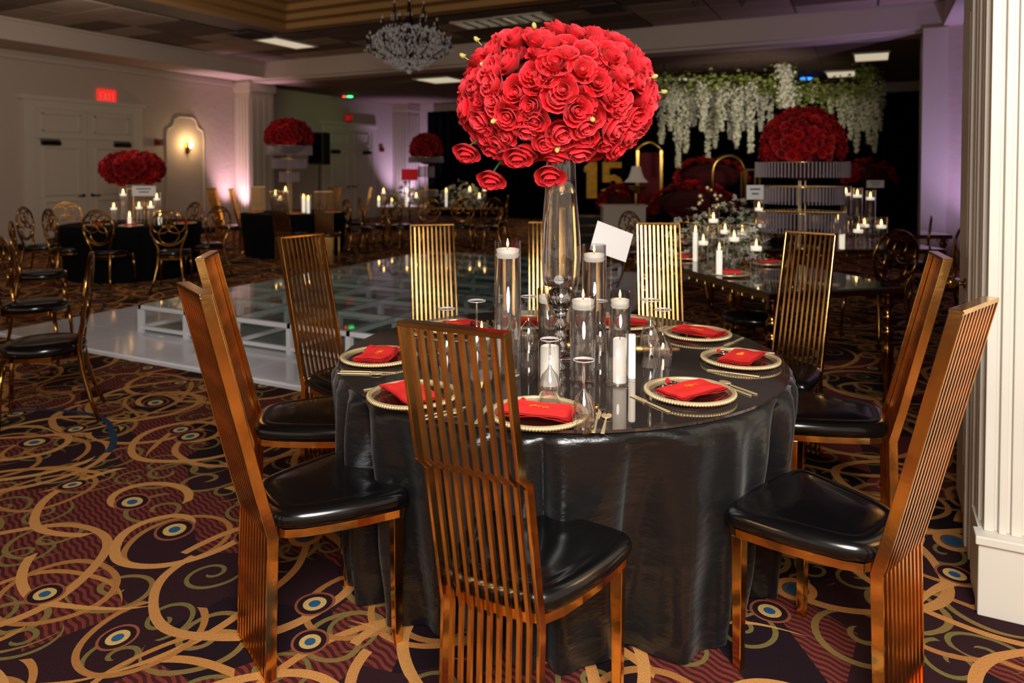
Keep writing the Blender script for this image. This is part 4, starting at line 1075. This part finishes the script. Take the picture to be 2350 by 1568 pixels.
P_ = atd(930, 14.95, .77); blossoms(P_, .36, .22, .55, 130, .045, 'white flower cluster left of the far gold stand', 34)
P_ = atd(1060, 14.95, .77); blossoms(P_, .52, .22, .58, 170, .045, 'white flower cluster right of the far gold stand', 35)
P_ = atd(1960, 8.6, .77); blossoms(P_, .35, .18, .3, 60, .035, 'white flowers in the dark behind the right candles', 36)

o = empty('gold_spray', 'spray of small gold balls above the white flowers on the mirrored table', 'ornament', atd(1628, 6.3, .77))
MB().tube([(0, 0, 0), (.01, 0, .25), (0, .01, .42)], .008, 6).lathe([(.06, 0), (.02, .02)], 12).build('stem', 'gold_pale', o)
for i in range(14): MB().sphere((r0.uniform(-.09, .09), r0.uniform(-.05, .05), .38 + r0.uniform(-.05, .22)), r0.uniform(.012, .022), 8, 6).build('gold_ball', 'gold_bright', o, True)

def far_setting(px, py, z, label, seed):
    P_ = at(px, py, z); o = empty('charger_plate', 'gold-rimmed plate ' + label, 'plate', P_, 0, 'plates on other tables')
    MB().lathe([(.001, .003), (.11, .003), (.145, .014), (.145, .018), (.11, .008), (.001, .007)], 28).build('disc', 'plate_glass', o, True)
    MB().tube([(.148 * math.cos(i * math.pi / 14), .148 * math.sin(i * math.pi / 14), .016) for i in range(28)], .006, 5, closed=True).build('rim', 'gold_bright', o, True)
    n_ = MB().box((0, 0, .009), (.17, .10, .018)).build('folded_napkin', 'napkin', None, bevel=.005); n_.location = (P_[0], P_[1], z + .019); n_.rotation_euler = (0, 0, seed)
    tag(n_, 'red napkin on the plate ' + label, 'napkin', 'red napkins on other tables')
for i, (px, py, lab) in enumerate(((1672, 632, 'at the front edge of the mirrored table'), (1760, 607, 'at the right corner of the mirrored table'), (1578, 594, 'at the left of the mirrored table'), (1566, 556, 'at the far left of the mirrored table'))):
    far_setting(px, py, .769, lab, .3 + i * .5)
for i, (px, d, lab) in enumerate(((225, 9.8, 'at the front left of the left round table'), (300, 9.65, 'at the front of the left round table'), (425, 10.1, 'at the right of the left round table'))):
    p = atd(px, d, .757); far_setting(px, YH + (HC - .757) * FP / d, .757, lab, i)
for i, (px, d, lab) in enumerate(((585, 12.7, 'at the left of the second round table'), (680, 12.3, 'at the front of the second round table'), (765, 12.7, 'at the right of the second round table'))):
    far_setting(px, YH + (HC - .757) * FP / d, .757, lab, i)

# ------------------------------------------------------------------ speaker on tripod, red screen
sp = atd(733, 16.2)
o = empty('speaker_stand', 'black tripod stand under the loudspeaker', 'speaker stand', sp)
MB().tube([(0, 0, .25), (0, 0, 1.62)], .02, 8).build('pole', 'black_plastic', o)
for k in range(3): a = R(120 * k + 20); MB().tube([(0, 0, .8), (.5 * math.cos(a), .5 * math.sin(a), .01)], .013, 6).build('leg', 'black_plastic', o)
o = empty('loudspeaker', 'black loudspeaker on a tripod beside the far double door', 'loudspeaker', (sp[0], sp[1], 1.63), face(15))
MB().b2((-.19, -.17, 0), (.19, .17, .72)).build('cabinet', 'black_plastic', o, bevel=.02); MB().b2((-.17, -.176, .04), (.17, -.17, .68)).build('grille', 'black_drape', o)
MB().box((-.3, 0, .08), (.5, .05, .04)).build('side_bracket', 'black_plastic', o)
p = atd(940, 19.0, 0); o = empty('red_panel', 'small red panel on a dark stand by the far drape', 'screen', (p[0], p[1], 0), face(0))
MB().box((0, 0, 1.38), (.42, .04, .3)).build('panel', 'screen_red', o); MB().tube([(0, 0.03, 0), (0, .03, 1.3)], .02, 6).build('post', 'black_plastic', o); MB().box((0, .03, .01), (.4, .4, .02)).build('foot', 'black_plastic', o)
for (px, py, m_, wd, lab) in ((790, 214, 'led_red', .05, 'small red party light glowing on the far ceiling'), (803, 214, 'led_green', .09, 'small green party light glowing on the far ceiling'), (1850, 172, 'led_blue', .16, 'blue glowing party light on the ceiling over the canopy')):
    q = at(px, py + 2, FZ); o = empty('party_light', lab, 'lamp', (q[0], q[1], FZ))
    MB().lathe([(wd, 0), (wd, -.04), (wd * .8, -.05)], 12).build('housing', 'black_plastic', o); MB().lathe([(wd * .8, -.052), (wd * .95, -.085), (.001, -.10)], 12, cap=False).build('lens', m_, o, True)

# ------------------------------------------------------------------ hanging wisteria canopy
wc = empty('flower_canopy', 'hanging canopy of white wisteria and greenery in front of the black drape', 'hanging flowers', Wd(0, 0, 0))
def wpt(px, d): return atd(px, d)
DW = 14.6
MB().tube([Vector(atd(1515, DW, 3.28)), Vector(atd(2020, DW, 3.28))], .025, 8).build('truss_bar', 'black_plastic', wc)
MB().tube([Vector(atd(1515, DW + 1, 3.28)), Vector(atd(2020, DW + 1, 3.28))], .025, 8).build('truss_bar', 'black_plastic', wc)
for px in (1522, 2015):
    for dd_ in (0, 1): MB().tube([Vector(atd(px, DW + dd_, 3.28)), Vector(atd(px, DW + dd_, FZ))], .012, 6).build('hanger', 'black_plastic', wc)
r0 = random.Random(77)
def strand(px, d, ztop, zbot, width, seed, m_='wisteria'):
    r1 = random.Random(seed); mb = MB(); n = int((ztop - zbot) * 190 * (width / .09))
    bx = atd(px, d)
    for i in range(n):
        t = r1.random(); ww = width * (1 - .75 * t) * (.5 + .5 * math.sin(t * 9 + seed) ** 2 + .3)
        a = r1.uniform(0, 6.28); q = r1.random() ** .5
        c = Vector((bx[0] + ww * q * math.cos(a), bx[1] + ww * q * math.sin(a), ztop + (zbot - ztop) * t))
        rot = Matrix.Rotation(r1.uniform(0, 6.28), 3, 'Z') @ Matrix.Rotation(r1.uniform(-1.2, 1.2), 3, 'X'); s = .024
        mb.add([c + rot @ Vector(v) for v in ((-s, 0, -s), (s, 0, -s * .6), (s * .8, s * .5, s), (-s * .7, s * .4, s * .8))], [(0, 1, 2, 3)])
    o = mb.build('wisteria_strand', m_, wc); o['kind'] = 'stuff'; return o
bottoms = [(1518, 330), (1538, 300), (1556, 385), (1574, 350), (1592, 290), (1610, 300), (1624, 360), (1640, 340), (1655, 300), (1676, 320), (1690, 340), (1706, 300), (1722, 350), (1745, 300), (1765, 290), (1950, 320), (1965, 350), (1980, 300), (1992, 330), (2006, 350), (2018, 300), (1930, 330), (1790, 250), (1810, 250), (1830, 240), (1860, 235), (1885, 240), (1905, 260)]
for i, (px, yb) in enumerate(bottoms):
    d = DW + r0.uniform(-.1, .9); zb = HC - (yb - YH) / FP * d
    strand(px, d, 3.22 + r0.uniform(-.06, .1), zb, .15 if px < 1760 else .12, i)
    if i % 2: strand(px + 6, d + .3, 3.2, zb + r0.uniform(.3, .8), .17, 100 + i)
gm = MB(); r1 = random.Random(5)
for i in range(3400):
    px = r1.uniform(1508, 2026)
    if r1.random() < .25: px = r1.choice((1800, 1985)) + r1.gauss(0, 14); z = 3.3 + r1.uniform(-.25, .38)
    else: z = 3.26 + r1.gauss(0, .10) - (.15 if px > 1780 else 0) * r1.random() * 2
    z = min(z, FZ - .03)
    c = Vector(atd(px, DW + r1.uniform(-.25, 1.1), z)); rot = Matrix.Rotation(r1.uniform(0, 6.28), 3, 'Z') @ Matrix.Rotation(r1.uniform(-1.3, 1.3), 3, 'X'); s = .038
    gm.add([c + rot @ Vector(v) for v in ((-s, 0, -s * .4), (s, 0, -s * .4), (s * .6, .01, s * .8), (-s * .6, .01, s * .8))], [(0, 1, 2, 3)])
gm.build('greenery', 'leaf_light', wc)['kind'] = 'stuff'
tall = MB()
for i in range(500):
    z = r1.uniform(2.75, 3.6); c = Vector(atd(1800 + r1.gauss(0, 11) + (3.2 - z) * 10, DW - .3 + r1.gauss(0, .07), z)); rot = Matrix.Rotation(r1.uniform(0, 6.28), 3, 'Z') @ Matrix.Rotation(r1.uniform(-1, 1), 3, 'X'); s = .026
    tall.add([c + rot @ Vector(v) for v in ((-s, 0, -s), (s, 0, -s * .6), (s * .8, s * .5, s), (-s * .7, s * .4, s * .8))], [(0, 1, 2, 3)])
tall.build('pale_flower_column', 'wisteria', wc)['kind'] = 'stuff'

# ------------------------------------------------------------------ stage corner: numerals, lamp, steps, plinth, roses, throne frames
def num(px, yb, yt, d, poly, label, nm):
    z0 = HC - (yb - YH) / FP * d; h = (yb - yt) / FP * d
    o = empty(nm, label, 'decor number', atd(px, d, z0), face(-8)); 
    MB().prism([(x * h, z * h) for x, z in poly], -.06, .06).build('numeral_body', 'marquee_gold', o)
    for i in range(4): MB().sphere((poly[0][0] * h * .2, -.065, h * (.2 + .2 * i)), .012, 6, 4).build('lamp_bulb', 'bulb_off', o)
    return o
one = [(-.13, 0), (.13, 0), (.13, 1), (-.02, 1), (-.20, .86), (-.20, .72), (-.13, .76)]
outer = [(-.26, 1), (-.26, .46), (-.12, .42)]
five = [(-.26, 1), (-.26, .44), (-.10, .44), (0, .50), (.10, .47), (.15, .36), (.13, .24), (.03, .16), (-.09, .18), (-.16, .27), (-.30, .22), (-.22, .06), (-.04, -.01), (.16, .03), (.29, .17), (.31, .38), (.22, .56), (.06, .65), (-.10, .62), (-.10, .84), (.24, .84), (.24, 1)]
DS = 15.6
riser = empty('stage_riser', 'low dark riser carrying the gold numerals', 'stage', atd(1375, DS, 0), face(-8))
MB().b2((-.7, -.2, 0), (.7, .2, HC - (455 - YH) / FP * DS)).build('box', 'black_drape', riser)
num(1358, 455, 372, DS, one, 'big gold marquee numeral 1 behind the vase', 'marquee_numeral'); num(1405, 455, 372, DS, five, 'big gold marquee numeral 5 beside the white lamp', 'marquee_numeral')
o = empty('stage_steps', 'gold-edged dark steps below the numerals', 'steps', atd(1350, 14.45, 0), face(-5))
for i in range(3):
    MB().b2((-.5, .1 * i, 0), (.35, .5, .22 + .18 * i)).build('step', 'black_plastic', o)
    MB().b2((-.5, .1 * i - .01, .19 + .18 * i), (.35, .1 * i, .22 + .18 * i)).build('gold_nosing', 'gold_pale', o)
o = empty('display_plinth', 'white plinth front below the lamp and red flowers', 'plinth', atd(1432, 13.9, 0), face(0))
MB().b2((-.4, -.02, 0), (.42, .4, .80)).build('box', 'trim_paint', o); MB().b2((-.43, -.05, .80), (.45, .43, .83)).build('top', 'trim_paint', o)
o = empty('table_lamp', 'white bell-shaded lamp on a beaded gold base right of the numerals', 'lamp', atd(1460, 14.1, .84))
MB().lathe([(.07, 0), (.03, .03), (.02, .06), (.045, .10), (.02, .14), (.05, .19), (.02, .24), (.09, .30), (.02, .36), (.015, .46)], 14).build('base', 'brass', o, True)
MB().lathe([(.235, .43), (.15, .52), (.11, .63), (.09, .72), (.085, .74)], 20, cap=False).build('shade', 'lamp_shade', o, True)
MB().lathe([(.20, .36), (.17, .30), (.03, .26)], 16, cap=False).build('crystal_dish', 'brass', o, True)
def rose_bed(px, d, z0, sx, sy, sz, n, label, seed):
    r1 = random.Random(seed); o = empty('rose_bed', label, 'flower arrangement', atd(px, d, z0), face(0))
    MB().sphere((0, 0, sz * .3), sx * .8, 14, 8, sz / sx * .7).build('foam', 'foam_core', o); MB().b2((-sx * .8, -.2, -z0), (sx * .8, .2, 0)).build('planter_box', 'black_drape', o)
    for i in range(n):
        th = r1.uniform(0, 6.28); z = r1.uniform(0, 1); q = math.sqrt(1 - z * z)
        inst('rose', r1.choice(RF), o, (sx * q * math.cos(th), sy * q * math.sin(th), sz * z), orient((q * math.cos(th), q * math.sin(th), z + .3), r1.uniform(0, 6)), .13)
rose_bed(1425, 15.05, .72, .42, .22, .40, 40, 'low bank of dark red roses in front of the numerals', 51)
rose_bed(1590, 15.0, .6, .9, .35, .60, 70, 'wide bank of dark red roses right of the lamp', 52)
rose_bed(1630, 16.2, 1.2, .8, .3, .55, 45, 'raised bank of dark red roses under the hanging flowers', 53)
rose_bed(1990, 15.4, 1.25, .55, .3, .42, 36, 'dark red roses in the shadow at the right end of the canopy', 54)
def arch(px, yt, yb, d, wd, label):
    zt = HC - (yt - YH) / FP * d; zb = 0; o = empty('backdrop_arch', label, 'backdrop frame', atd(px, d, 0), face(0)); h = zt
    pts = [(-wd / 2, 0, 0)] + [(wd / 2 * -math.cos(i * math.pi / 14), 0, h - wd / 2 + wd / 2 * math.sin(i * math.pi / 14)) for i in range(15)] + [(wd / 2, 0, 0)]
    MB().tube(pts, .03, 6).build('arch', 'brass', o, True); MB().b2((-wd / 2, -.1, 0), (wd / 2, .1, .03)).build('foot', 'brass', o)
arch(1672, 358, 470, 14.2, .62, 'gold arched frame left of the right-hand rose dome'); 
o = empty('gold_stand', 'square gold open stand beside the arched frame', 'stand', atd(1722, 13.8, 0), face(0))
for a in (-.13, .13):
    for b in (-.13, .13): MB().b2((a - .015, b - .015, 0), (a + .015, b + .015, 1.50)).build('post', 'brass', o)
MB().b2((-.145, -.145, 1.50), (.145, .145, 1.53)).build('top', 'brass', o)
o = empty('throne_chair', 'tall gold-framed dark chair back above the bouquet edge at right', 'chair', atd(1490, 16.4, 0), face(180))
MB().b2((-.3, -.05, .0), (-.24, .02, 1.95)).build('post', 'brass', o); MB().b2((.24, -.05, 0), (.3, .02, 1.95)).build('post', 'brass', o)
MB().b2((-.24, -.03, .5), (.24, .02, 1.9)).build('back_panel', 'velvet_red', o); MB().b2((-.3, 0, .42), (.3, .5, .52)).build('seat', 'velvet_red', o)
MB().tube([(-.3 + .6 * i / 12, -.015, 1.95 + .18 * math.sin(math.pi * i / 12)) for i in range(13)], .03, 6).build('crest', 'brass', o, True)

# ------------------------------------------------------------------ chandelier
q = atd(940, 10.5); CZc = 2.96
ch = empty('chandelier', 'crystal chandelier with unlit candle arms hanging left of the big rose ball', 'chandelier', (q[0], q[1], CZc))
MB().lathe([(.001, .0), (.035, .02), (.045, .05), (.02, .09), (.05, .20), (.03, .30), (.06, .45), (.03, .60), (.05, .75), (.02, .9), (.018, 1.9)], 12).build('stem', 'bronze_dark', ch, True)
MB().sphere((0, 0, -.01), .042, 12, 8).build('crystal_ball', 'crystal_clear', ch, True)
r1 = random.Random(8); cr = MB(); 
def drop(c, s): cr.add([(c[0], c[1], c[2] + s), (c[0] + s * .5, c[1], c[2]), (c[0], c[1] + s * .5, c[2]), (c[0] - s * .5, c[1], c[2]), (c[0], c[1] - s * .5, c[2]), (c[0], c[1], c[2] - s * 1.4)], [(0, 1, 2), (0, 2, 3), (0, 3, 4), (0, 4, 1), (5, 2, 1), (5, 3, 2), (5, 4, 3), (5, 1, 4)])
for (n, rr, z0, z1, ph_) in ((12, .60, .22, .50, 0), (8, .42, .46, .74, .3), (6, .24, .70, .98, .1)):
    for k in range(n):
        a = 2 * math.pi * k / n + ph_; c_, s_ = math.cos(a), math.sin(a)
        arm = MB().tube([(.04 * c_, .04 * s_, z0 + .05), (rr * .3 * c_, rr * .3 * s_, z0 - .02), (rr * .65 * c_, rr * .65 * s_, z0 - .04), (rr * .95 * c_, rr * .95 * s_, z0 + .04), (rr * c_, rr * s_, z1 - .16)], .009, 6).build('arm', 'bronze_dark', ch, True)
        MB().lathe([(.012, -.02), (.045, 0), (.012, .004), (.013, .02), (.013, .11)], 8, (rr * c_, rr * s_, z1 - .15)).build('candle_sleeve', 'bronze_dark', arm, True)
        MB().lathe([(.001, 0), (.013, .012), (.015, .03), (.003, .06)], 8, (rr * c_, rr * s_, z1 - .04)).build('bulb', 'bulb_off', arm, True)
        for j in range(5): drop((rr * c_ + .045 * math.cos(j * 1.26), rr * s_ + .045 * math.sin(j * 1.26), z1 - .21), .022)
for i in range(1700):
    t = r1.random(); a = r1.uniform(0, 6.28)
    z = r1.uniform(0.02, .62); rmax = .12 + .52 * math.sin(min(1, z / .42) * math.pi / 2) if z < .42 else .64 - (z - .42) * 1.3
    q_ = rmax * (.55 + .45 * r1.random()); drop((q_ * math.cos(a), q_ * math.sin(a), z + .0), r1.uniform(.014, .028))
k_ = cr.build('crystal_drops', 'crystal_clear', ch); k_['kind'] = 'stuff'
MB().tube([(0, 0, 1.1), (0, 0, CZ + .5 - CZc)], .008, 6).build('chain', 'bronze_dark', ch)
